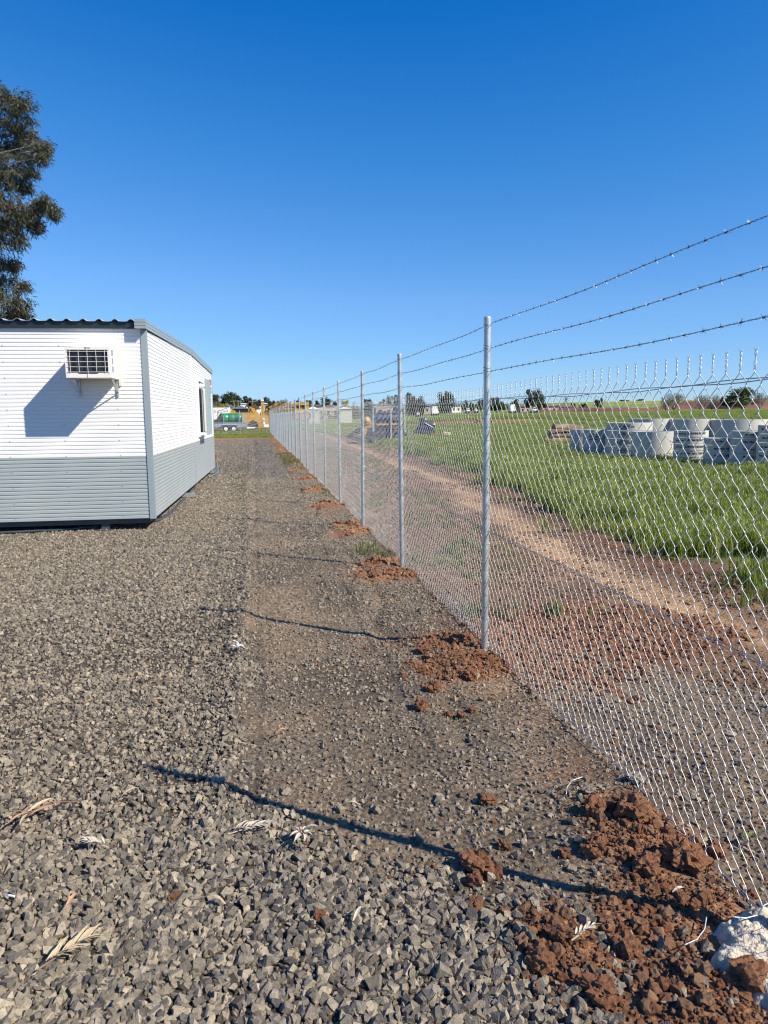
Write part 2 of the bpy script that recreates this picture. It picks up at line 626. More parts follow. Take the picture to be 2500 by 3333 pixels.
n1 = fbm(XX * 1.1, YY * 1.1, 61, 4)
n2 = fbm(XX * 4.5, YY * 4.5, 63, 3)
n3 = fbm(XX * .25, YY * .25, 65, 4)
colr = np.zeros(XX.shape + (3,)) + np.array((.17, .105, .062))                        # brown dirt beyond the fence
colr = mixc(colr, (.255, .165, .10), sst(.45, .62, n1))
colr = mixc(colr, (.14, .085, .05), sst(.45, .6, n2) * .5)
trk = np.exp(-(((XX - track_x(YY)) + (n1 - .5) * .5) / .30) ** 4)
colr = mixc(colr, (.38, .25, .14), trk * .95)
colr = mixc(colr, (.15, .075, .04), sst(.3, .6, np.exp(-((XX - track_x(YY) - .85 + (n2 - .5) * .4) / .3) ** 2)) * .8 * sst(40, 20, YY))
rub = np.exp(-(((XX - 2.75) / 1.15) ** 2 + ((YY - 5.2) / .8) ** 2)) + np.exp(-(((XX - 2.0) / .5) ** 2 + ((YY - 4.7) / .9) ** 2)) * .8
colr = mixc(colr, (.165, .072, .038), sst(.25, .6, rub + (n2 - .5) * .4))
grn = sst(.50, .62, n1) * sst(6, 8, YY) * sst(1.7, 2.2, XX) * sst(.9, 1.6, np.abs(XX - track_x(YY)))
colr = mixc(colr, (.14, .16, .055), grn * .7)
fm_ = sst(-.15, .35, XX - field_x(YY) + (n1 - .5) * 1.1)
fm_ = np.maximum(fm_, sst(110, 140, YY))
colr = mixc(colr, (.085, .105, .03), fm_)
fg = sst(18, 60, DD)
colr = mixc(colr, (.155, .21, .045), fm_ * fg * .9)
colr = mixc(colr, (.26, .28, .08), fm_ * fg * sst(.48, .62, n3) * .6)
# red bare strip across the field and the yellow-green paddock on the rise
colr = mixc(colr, (.26, .10, .055), fm_ * sst(88, 92, YY + (n1 - .5) * 6) * sst(112, 104, YY) * sst(50, 30, XX) * sst(10, 14, XX))
colr = mixc(colr, (.30, .31, .06), sst(330, 380, DD) * sst(.15, .3, AN) * sst(.35, .6, n3) * .8)
colr = mixc(colr, (.13, .13, .055), sst(170, 260, DD) * sst(.12, .0, AN) * .9)
colr = mixc(colr, (.22, .19, .11), sst(170, 260, DD) * sst(.12, .0, AN) * sst(.5, .7, n3) * .6)
# yard between the gravel's end and the far fence, and the plant yard beyond it
yard = sst(3.0, 1.2, XX + (n1 - .5) * 1.2) * sst(54, 57, YY) * sst(150, 130, YY)
colr = mixc(colr, (.26, .15, .085), yard)
gr = yard * (sst(60.5, 63, YY + (n1 - .5) * 5) * sst(67, 65, YY + (n1 - .5) * 3) + sst(69, 70.5, YY) * sst(76, 74.5, YY))
colr = mixc(colr, (.12, .15, .04), np.clip(gr, 0, 1) * .95)
colr = mixc(colr, (.10, .085, .06), yard * sst(76, 80, YY) * .8)
gm = gravel_mask(XX, YY)
cp = compact(XX, YY)
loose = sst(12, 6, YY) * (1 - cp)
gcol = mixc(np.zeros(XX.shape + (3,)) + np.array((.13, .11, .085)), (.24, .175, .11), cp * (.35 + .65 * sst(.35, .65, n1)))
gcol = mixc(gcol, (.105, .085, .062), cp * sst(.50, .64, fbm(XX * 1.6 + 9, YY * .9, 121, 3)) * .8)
gcol = mixc(gcol, (.06, .05, .04), loose * .75)  # shade of the gaps between loose stones, painted into the ground colour
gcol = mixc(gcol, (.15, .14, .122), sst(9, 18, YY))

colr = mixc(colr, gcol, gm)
ps = post_soil(XX, YY)
colr = mixc(colr, (.29, .145, .075), sst(.22, .62, ps + (n2 - .5) * .5) * sst(60, 50, YY))
# a thin red smear of trodden soil along the fence
sm = np.exp(-((XX - 1.3) / .35) ** 2) * sst(.45, .7, n1) * sst(2.6, 3.2, YY) * sst(75, 60, YY)
colr = mixc(colr, (.24, .125, .07), sm * .55)

idx = np.arange(XX.size).reshape(XX.shape)
quads = np.stack([idx[:-1, :-1], idx[:-1, 1:], idx[1:, 1:], idx[1:, :-1]], -1)
cx = (XX[:-1, :-1] + XX[1:, 1:]) / 2
cy = (YY[:-1, :-1] + YY[1:, 1:]) / 2
zone = np.full(cx.shape, 2)
gmc = gravel_mask(cx, cy)
zone[(cx < field_x(cy)) & (cy < 100) & (cx > -60)] = 1
zone[(gmc > .5) & (cx > -60)] = 0
zone[(np.hypot(cx, cy) > 190)] = 3
V = np.stack([XX, YY, ZZ], -1).reshape(-1, 3)
CF = colr.reshape(-1, 3)
for zi, nm in enumerate(('gravel_yard', 'dirt_ground', 'field', 'hills')):
    q = quads[zone == zi].reshape(-1, 4)
    if not len(q):
        continue
    u, inv = np.unique(q, return_inverse=True)
    me = np_mesh(nm, V[u], inv.reshape(-1, 4), GROUND, smooth=True)
    ca = me.color_attributes.new('soil', 'FLOAT_COLOR', 'POINT')
    ca.data.foreach_set('color', np.concatenate([CF[u], np.ones((len(u), 1))], 1).astype(np.float32).ravel())
    tag(obj(nm, me), kind='structure')


# ------------------------------------------------------------------ scattered stuff (geometry-node instances)
def source_collection(name, meshes):
    c = bpy.data.collections.new(name)
    for i, me in enumerate(meshes):
        o = bpy.data.objects.new('%s_%02d' % (name, i), me)
        c.objects.link(o)
    return c


def scatter_group():
    g = bpy.data.node_groups.new('scatter', 'GeometryNodeTree')
    g.interface.new_socket('Geometry', in_out='INPUT', socket_type='NodeSocketGeometry')
    g.interface.new_socket('Collection', in_out='INPUT', socket_type='NodeSocketCollection')
    g.interface.new_socket('Geometry', in_out='OUTPUT', socket_type='NodeSocketGeometry')
    gi = g.nodes.new('NodeGroupInput')
    go = g.nodes.new('NodeGroupOutput')
    ci = g.nodes.new('GeometryNodeCollectionInfo')
    ci.inputs['Separate Children'].default_value = True
    ci.inputs['Reset Children'].default_value = True
    ip = g.nodes.new('GeometryNodeInstanceOnPoints')
    ip.inputs['Pick Instance'].default_value = True
    g.links.new(gi.outputs[0], ip.inputs['Points'])
    g.links.new(gi.outputs[1], ci.inputs['Collection'])
    g.links.new(ci.outputs[0], ip.inputs['Instance'])
    for nm, ty, s in (('rot', 'FLOAT_VECTOR', 'Rotation'), ('scl', 'FLOAT_VECTOR', 'Scale'), ('idx', 'INT', 'Instance Index')):
        na = g.nodes.new('GeometryNodeInputNamedAttribute')
        na.data_type = ty
        na.inputs['Name'].default_value = nm
        g.links.new(next(o for o in na.outputs if o.enabled and o.name == 'Attribute'), ip.inputs[s])
    g.links.new(ip.outputs[0], go.inputs[0])
    return g


SCATTER = scatter_group()
COLL_ID = [i for i in SCATTER.interface.items_tree if i.name == 'Collection'][0].identifier


def scatter(name, coll, pts, rot, scl, nvar):
    n = len(pts)
    me = bpy.data.meshes.new(name)
    me.vertices.add(n)
    me.vertices.foreach_set('co', np.asarray(pts, np.float32).ravel())
    a = me.attributes.new('rot', 'FLOAT_VECTOR', 'POINT')
    a.data.foreach_set('vector', np.asarray(rot, np.float32).ravel())
    a = me.attributes.new('scl', 'FLOAT_VECTOR', 'POINT')
    scl = np.asarray(scl, np.float32)
    if scl.ndim == 1:
        scl = np.repeat(scl[:, None], 3, 1)
    a.data.foreach_set('vector', scl.ravel())
    a = me.attributes.new('idx', 'INT', 'POINT')
    a.data.foreach_set('value', RNG.integers(0, nvar, n).astype(np.int32))
    o = obj(name, me)
    md = o.modifiers.new('scatter', 'NODES')
    md.node_group = SCATTER
    md[COLL_ID] = coll
    return tag(o, kind='stuff')


def hull_stone(seed, n=13, flat=.72):
    """crushed rock: a block split by random flat breaks"""
    r = random.Random(seed)
    bm = bmesh.new()
    bmesh.ops.create_cube(bm, size=1.0)
    for i in range(n - 5):
        nrm = Vector((r.gauss(0, 1), r.gauss(0, 1), r.gauss(0, 1))).normalized()
        bmesh.ops.bisect_plane(bm, geom=bm.verts[:] + bm.edges[:] + bm.faces[:], plane_co=nrm * r.uniform(.28, .50), plane_no=nrm, clear_outer=True)
        ed = [e for e in bm.edges if e.is_boundary]
        if ed:
            bmesh.ops.contextual_create(bm, geom=ed)
    bmesh.ops.triangulate(bm, faces=bm.faces)
    sy, sz = r.uniform(.6, .95), flat * r.uniform(.65, 1.1)
    for v in bm.verts:
        v.co.y *= sy
        v.co.z *= sz
    me = bpy.data.meshes.new('stone')
    bm.to_mesh(me)
    bm.free()
    return me


def lump(seed, sub=2, amp=.35, sc=2.2, flat=.8):
    bm = bmesh.new()
    bmesh.ops.create_icosphere(bm, subdivisions=sub, radius=.5)
    off = Vector((seed * 3.1, seed * 1.7, seed * .9))
    for v in bm.verts:
        p = v.co.copy()
        d = mnoise.fractal(p * sc + off, .65, 2.2, 7) * amp * .9 + mnoise.cell(p * sc * 1.9 + off) * amp * .55
        d -= mnoise.voronoi(p * sc * 1.6 + off)[0][0] * amp * .7
        v.co = p * (1.12 + d)
        v.co.z *= flat
    me = bpy.data.meshes.new('lump')
    bm.to_mesh(me)
    bm.free()
    return me


stones = []
for i in range(28):
    me = hull_stone(100 + i, 12, .62 + .05 * (i % 6))
    me.materials.append(STONE)
    stones.append(me)
fines = []
for i in range(8):
    me = hull_stone(200 + i, 8, .7)
    me.materials.append(FINE)
    fines.append(me)
clods = []
for i in range(10):
    me = lump(i + 1, 2, .42, 2.6, .82)
    me.materials.append(CLOD)
    clods.append(me)
C_STONE = source_collection('stone_source', stones)
C_FINE = source_collection('fine_source', fines)
C_CLOD = source_collection('clod_source', clods)


def rnd_pts(n, x0, x1, y0, y1):
    return RNG.uniform(x0, x1, n), RNG.uniform(y0, y1, n)


def in_view(x, y, m=.5):
    """inside what the camera or one a step aside could see"""
    u = x * math.cos(YAW) - y * math.sin(YAW)
    w = x * math.sin(YAW) + y * math.cos(YAW)
    return (np.abs(u) < w * .56 + m) & (w > .9)


def clear_of(x, y):
    k = np.ones(len(x), bool)
    k &= ~((x < -1.72) & (y > 12.2) & (y < 23.2))                      # under the site office
    k &= ~(np.hypot((x - 1.60) / 1.05, y - 1.76) < .25)                # the concrete footing
    return k


def stones_in(n, x0, x1, y0, y1, smin, smax, dens, sink=.3, power=1.6):
    x, y = rnd_pts(n, x0, x1, y0, y1)
    k = in_view(x, y) & clear_of(x, y) & (RNG.random(n) < dens(x, y))
    x, y = x[k], y[k]
    s = smin + (smax - smin) * RNG.random(len(x)) ** power
    z = H(x, y) + s * (.36 - sink) * RNG.uniform(.4, 1.2, len(x))
    return np.stack([x, y, z], 1), s


def gd(x, y):
    return gravel_mask(x, y) * (1 - .93 * sst(.25, .6, post_soil(x, y)))


sets = [
    stones_in(62000, -3.2, 3.3, 1.2, 7, .010, .041, lambda x, y: gd(x, y) * (1 - .93 * compact(x, y)) * (.5 + .5 * sst(.38, .5, fbm(x * 1.3, y * 1.3, 113, 3))), .12, 1.9),
    stones_in(24000, -1.6, 1.5, 1.2, 3.0, .014, .046, lambda x, y: gd(x, y) * (1 - .93 * compact(x, y)) * (.45 + .55 * sst(.4, .6, fbm(x * 2, y * 2, 111, 2))), .12),
    stones_in(80000, -6, 2.6, 6.5, 16, .016, .042, lambda x, y: gd(x, y) * (1 - .88 * compact(x, y)), .2),
    stones_in(60000, -7, 2.2, 15, 56, .03, .06, lambda x, y: gd(x, y) * (1 - .65 * compact(x, y)), .2),
]
pts = np.concatenate([a for a, _ in sets])
scl = np.concatenate([b_ for _, b_ in sets])
rot = RNG.uniform(-math.pi, math.pi, (len(pts), 3)) * np.array([.22, .22, 1])
big = RNG.random(len(pts)) < .45
rot[big] = RNG.uniform(-math.pi, math.pi, (int(big.sum()), 3))
scatter('gravel', C_STONE, pts, rot, scl, 28)

sets = [
    stones_in(80000, -2.6, 3.3, 1.2, 5.0, .006, .024, lambda x, y: gd(x, y) * (.65 - .30 * compact(x, y)), .24, 1.8),
    stones_in(70000, -3.6, 2.6, 4.8, 10, .010, .024, lambda x, y: gd(x, y) * (.5 - .12 * compact(x, y)), .24, 1.6),
    stones_in(40000, -3.5, 2.0, 9.5, 20, .016, .030, lambda x, y: gd(x, y) * (.25 + .4 * compact(x, y)), .22, 1.4),
]
pts = np.concatenate([a for a, _ in sets])
scl = np.concatenate([b_ for _, b_ in sets])
scatter('gravel_fines', C_FINE, pts, RNG.uniform(-3.14, 3.14, (len(pts), 3)), scl, 8)


def soil_d(x, y):
    return sst(.22, .75, post_soil(x, y) + (fbm(x * 4, y * 4, 71, 2) - .5) * .45)


def rub_d(x, y):
    r_ = np.exp(-(((x - 2.75) / 1.1) ** 2 + ((y - 5.2) / .75) ** 2)) + np.exp(-(((x - 2.0) / .45) ** 2 + ((y - 4.7) / .9) ** 2)) * .8
    return sst(.25, .7, r_ + (fbm(x * 3, y * 3, 73, 2) - .5) * .3)


sets = [
    stones_in(26000, .4, 2.4, 1.3, 9, .010, .05, lambda x, y: soil_d(x, y), .12, 3.0),
    stones_in(46000, .4, 2.4, 1.3, 6.5, .005, .018, lambda x, y: soil_d(x, y), .15, 1.3),
    stones_in(30000, .5, 2.4, 8, 76, .02, .10, lambda x, y: soil_d(x, y) * .8, .2, 2.2),
    stones_in(22000, 1.6, 4.2, 3.4, 6.6, .007, .055, lambda x, y: rub_d(x, y) * .8, .25, 3.6),
    stones_in(9000, .3, 2.2, 1.3, 8, .006, .028, lambda x, y: .05 + .5 * sst(.46, .6, fbm(x * 1.8, y * 1.2, 131, 3)) * sst(.5, 1.0, x), .2, 2.6),
    stones_in(7000, 1.7, 5.0, 4, 20, .01, .05, lambda x, y: .35 * sst(.45, .6, fbm(x * 2, y * 2, 75, 3)), .25, 2.4),
]
pts = np.concatenate([a for a, _ in sets])
scl = np.concatenate([b_ for _, b_ in sets])
dirtm = nmat('brown_dirt', (.2, .1, .06), .95, 0, .35, 30, bump=.6, bs=60, rnd=[(.15, .09, .05), (.26, .17, .105), (.11, .07, .042), (.33, .22, .14), (.20, .12, .07)])
dcl = []
for i in range(6):
    me = lump(i + 40, 2, .42, 2.6, .8)
    me.materials.append(dirtm)
    dcl.append(me)
dd = [stones_in(60000, 1.5, 7.0, 3.6, 12, .006, .04, lambda x, y: (1 - gravel_mask(x, y)) * (.25 + .75 * sst(.42, .6, fbm(x * 2.2, y * 2.2, 141, 3))) * (1 - .85 * np.exp(-((x - track_x(y)) / .35) ** 4)) * sst(.6, -.2, x - field_x(y)), .25, 2.8),
      stones_in(40000, 1.4, 8.0, 11, 40, .02, .09, lambda x, y: (1 - gravel_mask(x, y)) * sst(.42, .6, fbm(x * 1.6, y * 1.0, 143, 3)) * (1 - .85 * np.exp(-((x - track_x(y)) / .35) ** 4)) * sst(.6, -.2, x - field_x(y)), .25, 2.8)]
dp = np.concatenate([a for a, _ in dd])
ds = np.concatenate([b_ for _, b_ in dd])
scatter('dirt_crumbs', source_collection('dirt_source', dcl), dp, RNG.uniform(-3.14, 3.14, (len(dp), 3)), ds, 6)
scatter('soil_crumbs', C_CLOD, pts, RNG.uniform(-3.14, 3.14, (len(pts), 3)), scl, 10)


HEAD = nmat('grass_seed_head', (.36, .42, .12), .7, 0, .2, 5, spec=.2, transl=.3)


def tuft(seed, nb, h, spread, w, mat, lean=.5, heads=0):
    r = random.Random(seed)
    mb = MB()
    for i in range(nb):
        a = r.uniform(0, 6.283)
        bx, by = math.cos(a) * spread * r.random(), math.sin(a) * spread * r.random()
        hh = h * r.uniform(.55, 1.1)
        la = r.uniform(0, 6.283)
        ln = lean * r.uniform(.2, 1) * hh
        dx, dy = math.cos(la), math.sin(la)
        px, py = -dy * w / 2, dx * w / 2
        m_ = (bx + dx * ln * .3, by + dy * ln * .3, hh * .6)
        e_ = (bx + dx * ln, by + dy * ln, hh)
        mb.add([(bx - px, by - py, -.03), (bx + px, by + py, -.03), (m_[0] + px * .9, m_[1] + py * .9, m_[2]), (m_[0] - px * .9, m_[1] - py * .9, m_[2]), e_],
               [(0, 1, 2, 3), (3, 2, 4)])
    if heads:
        mb.cm = 1
        for i in range(heads):
            a = r.uniform(0, 6.283)
            d = spread * 1.3 * r.random()
            x, y = math.cos(a) * d, math.sin(a) * d
            z = h * r.uniform(.75, 1.2)
            q = r.uniform(0, 3.14)
            wx, wy = math.cos(q) * .009, math.sin(q) * .009
            lx, ly = r.uniform(-.03, .03), r.uniform(-.03, .03)
            mb.add([(x, y, z), (x + wx + lx * .4, y + wy + ly * .4, z + .022), (x + lx, y + ly, z + .06), (x - wx + lx * .4, y - wy + ly * .4, z + .022)], [(0, 1, 2, 3)])
    return mb.mesh('tuft', [mat, HEAD] if heads else mat)


C_GRASS = source_collection('grass_source', [tuft(i, 20, .30, .12, .010 if i % 3 else .014, GRASS, .35 + .09 * i, 2 if i % 2 else 1) for i in range(7)])
C_WIDE = source_collection('wide_grass_source', [tuft(50 + i, 26, .28, .34, .03, GRASS, .5, 8) for i in range(5)])
C_WEED = source_collection('weed_source', [tuft(90 + i, 16, .10, .07, .007, WEED, .9) for i in range(5)])


def grass_in(n, x0, x1, y0, y1, smin, smax, dens):
    x, y = rnd_pts(n, x0, x1, y0, y1)
    k = in_view(x, y, 1.0) & (RNG.random(n) < dens(x, y))
    x, y = x[k], y[k]
    s = RNG.uniform(smin, smax, len(x)) * (.45 + 1.1 * fbm(x * .55, y * .55, 81, 3))
    return np.stack([x, y, H(x, y)], 1), s


def fd(x, y):
    e = x - field_x(y) + (fbm(x * 1.1, y * 1.1, 61, 4) - .5) * 2.6
    return sst(-.1, 1.1, e) * (.35 + .65 * sst(.36, .52, fbm(x * .7, y * .7, 83, 3)))


def far_fd(x, y):
    red = sst(86, 92, y) * sst(114, 106, y) * sst(52, 40, x) * sst(8, 12, x)
    return fd(x, y) * (1 - red)


sets = [grass_in(75000, 3.8, 22, 4, 26, .7, 1.15, fd), grass_in(60000, 4, 50, 25, 62, .9, 1.3, fd)]
pts = np.concatenate([a for a, _ in sets])
scl = np.concatenate([b_ for _, b_ in sets])
rot = np.zeros((len(pts), 3))
rot[:, 2] = RNG.uniform(-3.14, 3.14, len(pts))
scatter('grass', C_GRASS, pts, rot, scl, 7)
sets = [grass_in(52000, 5, 110, 58, 140, .8, 1.2, far_fd),
        grass_in(5000, -9, 2.2, 60, 75, .25, .45, lambda x, y: sst(60.5, 62, y + (fbm(x, y, 61, 3) - .5) * 5) * sst(67.5, 65.5, y) + sst(69, 70, y)),
        grass_in(2600, -16, 2, 76, 90, .4, .8, lambda x, y: sst(.45, .6, fbm(x * .5, y * .5, 85, 3)))]
pts = np.concatenate([a for a, _ in sets])
scl = np.concatenate([b_ for _, b_ in sets])
rot = np.zeros((len(pts), 3))
rot[:, 2] = RNG.uniform(-3.14, 3.14, len(pts))
scatter('distant_grass', C_WIDE, pts, rot, scl, 5)
sets = [grass_in(9000, 1.7, 7, 5.5, 40, .5, 1.3, lambda x, y: sst(.50, .64, fbm(x * 1.1, y * 1.1, 61, 4)) * sst(.35, .8, np.abs(x - track_x(y))) * .8),
        grass_in(900, 1.2, 1.9, 6.2, 40, .4, .9, lambda x, y: sst(.55, .65, fbm(x * 2, y * .8, 87, 3))),
        grass_in(500, 1.0, 1.9, 25, 34, .6, 1.4, lambda x, y: .6 + 0 * x)]
pts = np.concatenate([a for a, _ in sets])
scl = np.concatenate([b_ for _, b_ in sets])
rot = np.zeros((len(pts), 3))
rot[:, 2] = RNG.uniform(-3.14, 3.14, len(pts))
scatter('weeds', C_WEED, pts, rot, scl, 5)


# ------------------------------------------------------------------ the site office
PHI = 0.0284
shed = empty('site_office', (-1.556, 11.50, 0), -PHI, 'white and grey corrugated portable site office with shallow gable roof', 'building')
# local axes: -x runs along the front wall to the left, +y runs back along the side wall
SL, SD, ZB, ZG = 9.0, 11.3, .19, 1.145
PITCH_C = .058


def rib_rows(z0, z1):
    rows = []
    k = 0
    z = z0
    prof = [(0, 0), (.036, 0), (.041, -.007), (.052, -.007)]
    while z < z1:
        for dz, d in prof:
            if z + dz < z1:
                rows.append((z + dz, d))
        z += PITCH_C
    rows.append((z1, 0))
    return rows


def gable(e):
    return 3.0 + .15 * (1 - abs(e - SD / 2) / (SD / 2))


def clad(name, fn, z0, z1, mat):
    """fn(z, depth) -> the two end points of a rib line"""
    v = []
    f = []
    for z, d in rib_rows(z0, z1):
        a, b_ = fn(z, d)
        v += [a, b_]
    for i in range(len(v) // 2 - 1):
        f.append((2 * i, 2 * i + 1, 2 * i + 3, 2 * i + 2))
    return obj(name, mesh_from(name, v, f, mat), shed)


fr = lambda z, d: ((-SL, -.002 - d - .0, z), (-.035, -.002 - d, z))
# ribs stand proud: the depth of a trough runs into the wall
fr = lambda z, d: ((-SL, -.008 - d, z), (-.03, -.008 - d, z))
clad('wall_sheet', fr, ZG, 3.03, MAT['white'])
clad('wall_sheet', fr, ZB, ZG - .001, MAT['grey'])
J = 5.87


def side_fn(e0, e1):
    def fn(z, d):
        a, b_ = e0, e1
        if z > 3.0:
            cut = (z - 3.0) / .15 * SD / 2
            a = max(a, cut)
            b_ = min(b_, SD - cut)
        return ((.008 + d, a, z), (.008 + d, max(b_, a), z))
    return fn


for e0, e1 in ((.03, J - .03), (J + .03, SD)):
    clad('wall_sheet', side_fn(e0, e1), ZG, 3.14, MAT['white'])
    clad('wall_sheet', side_fn(e0, e1), ZB, ZG - .001, MAT['grey'])
mb = MB()
mb.box((-SL / 2, SD / 2, (ZB + 3.0) / 2), (SL - .04, SD - .04, 2.80))
mb.build('wall_core', MAT['white'], shed)
mb = MB()                       # joint strip between the two modules
mb.box((.012, J, (ZG + 3.13) / 2), (.012, .055, 3.13 - ZG))
mb.build('joint_strip', MAT['white'], shed)
mb = MB()
mb.box((.012, J, (ZB + ZG) / 2), (.012, .055, ZG - ZB - .004))
mb.build('joint_strip', MAT['grey'], shed)
mb = MB()                       # corner flashing, folded round the corner
mb.box((-.028, -.016, (ZB + 3.03) / 2 - .01), (.075, .008, 3.03 - ZB))
mb.box((.016, .020, (ZB + 3.03) / 2 - .01), (.008, .055, 3.03 - ZB))
mb.box((.010, -.010, (ZB + 3.03) / 2 - .01), (.014, .014, 3.03 - ZB))
mb.build('corner_flashing', MAT['trim'], shed)
mb = MB()
mb.box((.014, SD - .02, 1.6), (.010, .05, 2.8))
mb.build('corner_flashing', MAT['trim'], shed)
# eaves: dark flashing, roof sheet, barge
mb = MB()
mb.box((-SL / 2 - .06, -.030, 3.078), (SL - .13, .040, .098))
mb.build('gutter', MAT['darktrim'], shed)
v = []
f = []
prof = []
s = -.10
while s > -SL - .1:
    for ds, dz in ((0, .0), (-.035, .004), (-.065, .030), (-.085, .034), (-.105, .030), (-.135, .004), (-.17, 0)):
        prof.append((s + ds, dz))
    s -= .225
for (x, dz) in prof:
    for e, zz in ((-.088, 3.128), (SD / 2, 3.275), (SD + .10, 3.128)):
        v.append((x, e, zz + dz))
for i in range(len(prof) - 1):
    for k in range(2):
        f.append((3 * i + k, 3 * i + k + 1, 3 * i + 3 + k + 1, 3 * i + 3 + k))
o = obj('roof', mesh_from('roof', v, f, MAT['roof']), shed)
md = o.modifiers.new('thickness', 'SOLIDIFY')
md.thickness = .003
mb = MB()
for e0, e1, z0, z1 in ((-.13, J, 3.020, 3.140), (J + .004, SD + .16, 3.140, 3.010)):
    for a, h_ in ((0.001, .040), (.046, .042), (.094, .045)):
        v = []
        for e, z in ((e0, z0), (e1, z1)):
            v += [(.012, e, z + a), (.012, e, z + a + h_), (.034, e, z + a + h_), (.034, e, z + a)]
        mb.add(v, [(0, 1, 2, 3), (4, 7, 6, 5), (0, 4, 5, 1), (1, 5, 6, 2), (2, 6, 7, 3), (3, 7, 4, 0)])
    v = []                      # the backing that closes the grooves
    for e, z in ((e0 + .004, z0), (e1 - .004, z1)):
        v += [(-.115, e, z + .006), (-.115, e, z + .134), (.027, e, z + .134), (.027, e, z + .006)]
    mb.add(v, [(0, 1, 2, 3), (4, 7, 6, 5), (0, 4, 5, 1), (1, 5, 6, 2), (2, 6, 7, 3), (3, 7, 4, 0)])
mb.build('barge_board', MAT['trim'], shed)
mb = MB()                       # return of the barge at the front corner
for a, h_ in ((0.001, .040), (.046, .042), (.094, .045)):
    mb.box((-.046, -.134, 3.020 + a + h_ / 2), (.160, .012, h_))
mb.build('barge_end', MAT['trim'], shed)
# chassis and feet
mb = MB()
mb.box((-SL / 2, .10, .145), (SL - .2, .06, .085))
mb.box((-.12, SD / 2, .145), (.06, SD - .3, .085))
mb.build('chassis_beam', MAT['chassis'], shed)
for x in (-.75, -3.2, -6.0, -8.4):
    mb = MB()
    mb.box((x, .14, .055), (.12, .12, .13))
    mb.box((x, .14, .005), (.26, .26, .03))
    mb.build('foot', MAT['chassis'], shed)
for e in (4.45, 11.05):
    mb = MB()
    mb.box((-.1, e, .10), (.46, .10, .012))
    mb.box((-.1, e - .05, .07), (.46, .012, .075))
    mb.box((-.1, e + .05, .07), (.46, .012, .075))
    mb.build('skid_beam', MAT['galv'], shed)
for e in (1.3, 6.6, 8.9):
    mb = MB()
    mb.box((-.16, e, .05), (.12, .12, .13))
    mb.build('foot', MAT['chassis'], shed)
mb = MB()                       # roofing screws in the cladding
for zz in np.arange(ZB + .02, 3.0, PITCH_C * 4):
    for s_ in np.arange(.45, SL, .78):
        mb.cyl((-s_, -.008, zz + .018), (-s_, -.015, zz + .018), .008, .005, 6)
    for e in np.arange(.5, SD, .78):
        if abs(e - J) > .1:
            mb.cyl((.008, e, zz + .018), (.015, e, zz + .018), .008, .005, 6)
o = mb.build('screws', MAT['trim'], shed)
o['kind'] = 'stuff'
# window with its screen
mb = MB()
e0, e1, z0, z1 = 6.90, 8.30, 1.27, 2.62
for a, b_ in (((.03, e0, (z0 + z1) / 2), (.05, .05, z1 - z0)), ((.03, e1, (z0 + z1) / 2), (.05, .05, z1 - z0)),
              ((.03, (e0 + e1) / 2, z1), (.05, e1 - e0 + .05, .05)), ((.03, (e0 + e1) / 2, z0), (.05, e1 - e0 + .05, .05)),
              ((.03, (e0 + e1) / 2, (z0 + z1) / 2), (.04, .04, z1 - z0 - .05))):
    mb.box(a, b_)
fo = mb.build('window', MAT['white'], shed)
mb = MB()
mb.box((.016, (e0 + e1) / 2, (z0 + z1) / 2), (.008, e1 - e0 - .05, z1 - z0 - .05))
mb.build('pane', MAT['glass'], fo)
mb = MB()
mb.box((.225, 7.60, 1.965), (.012, 1.05, 1.36))
for k in range(4):
    mb.box((.234, 7.22 + k * .25, 1.965), (.012, .05, 1.34))
mb.box((.215, 7.075, 1.965), (.06, .012, 1.36))
mb.build('window_screen', MAT['screen'], shed)
for z_ in (1.31, 2.50):
    for e in (7.09, 8.1):
        mb = MB()
        mb.box((.125, e, z_), (.18, .04, .07))
        mb.build('screen_bracket', MAT['white'], shed)

# sign on the side wall: a red panel over a blue-grey one
T = Matrix.Translation(shed.location) @ Matrix.Rotation(-PHI, 4, 'Z')
sg = empty('wall_sign', T @ Vector((.022, 10.55, 2.4)), -PHI, 'red and white sign above a blue panel on the white side wall', 'sign')
mb = MB()
mb.box((0, .05, .275), (.008, .62, .25))
mb.build('red_panel', MAT['red'], sg)
mb = MB()
mb.box((0, .05, .07), (.008, .62, .13))
mb.build('blue_panel', MAT['signblue'], sg)
mb = MB()
mb.box((.006, .05, .215), (.004, .56, .055))
mb.build('white_band', MAT['paper'], sg)


# lettering helper: text as a flat mesh, optionally bent onto a cylinder
def text_mesh(s, size, bold=0.0):
    cu = bpy.data.curves.new('lettering', 'FONT')
    cu.body = s
    cu.size = size
    cu.align_x = 'CENTER'
    cu.align_y = 'CENTER'
    cu.offset = bold
    cu.resolution_u = 2
    o_ = bpy.data.objects.new('lettering', cu)
    COL.objects.link(o_)
    dg = bpy.context.evaluated_depsgraph_get()
    me = bpy.data.meshes.new_from_object(o_.evaluated_get(dg))
    vv = [tuple(p.co) for p in me.vertices]
    ff = [tuple(p.vertices) for p in me.polygons]
    bpy.data.objects.remove(o_)
    bpy.data.curves.remove(cu)
    bpy.data.meshes.remove(me)
    return vv, ff


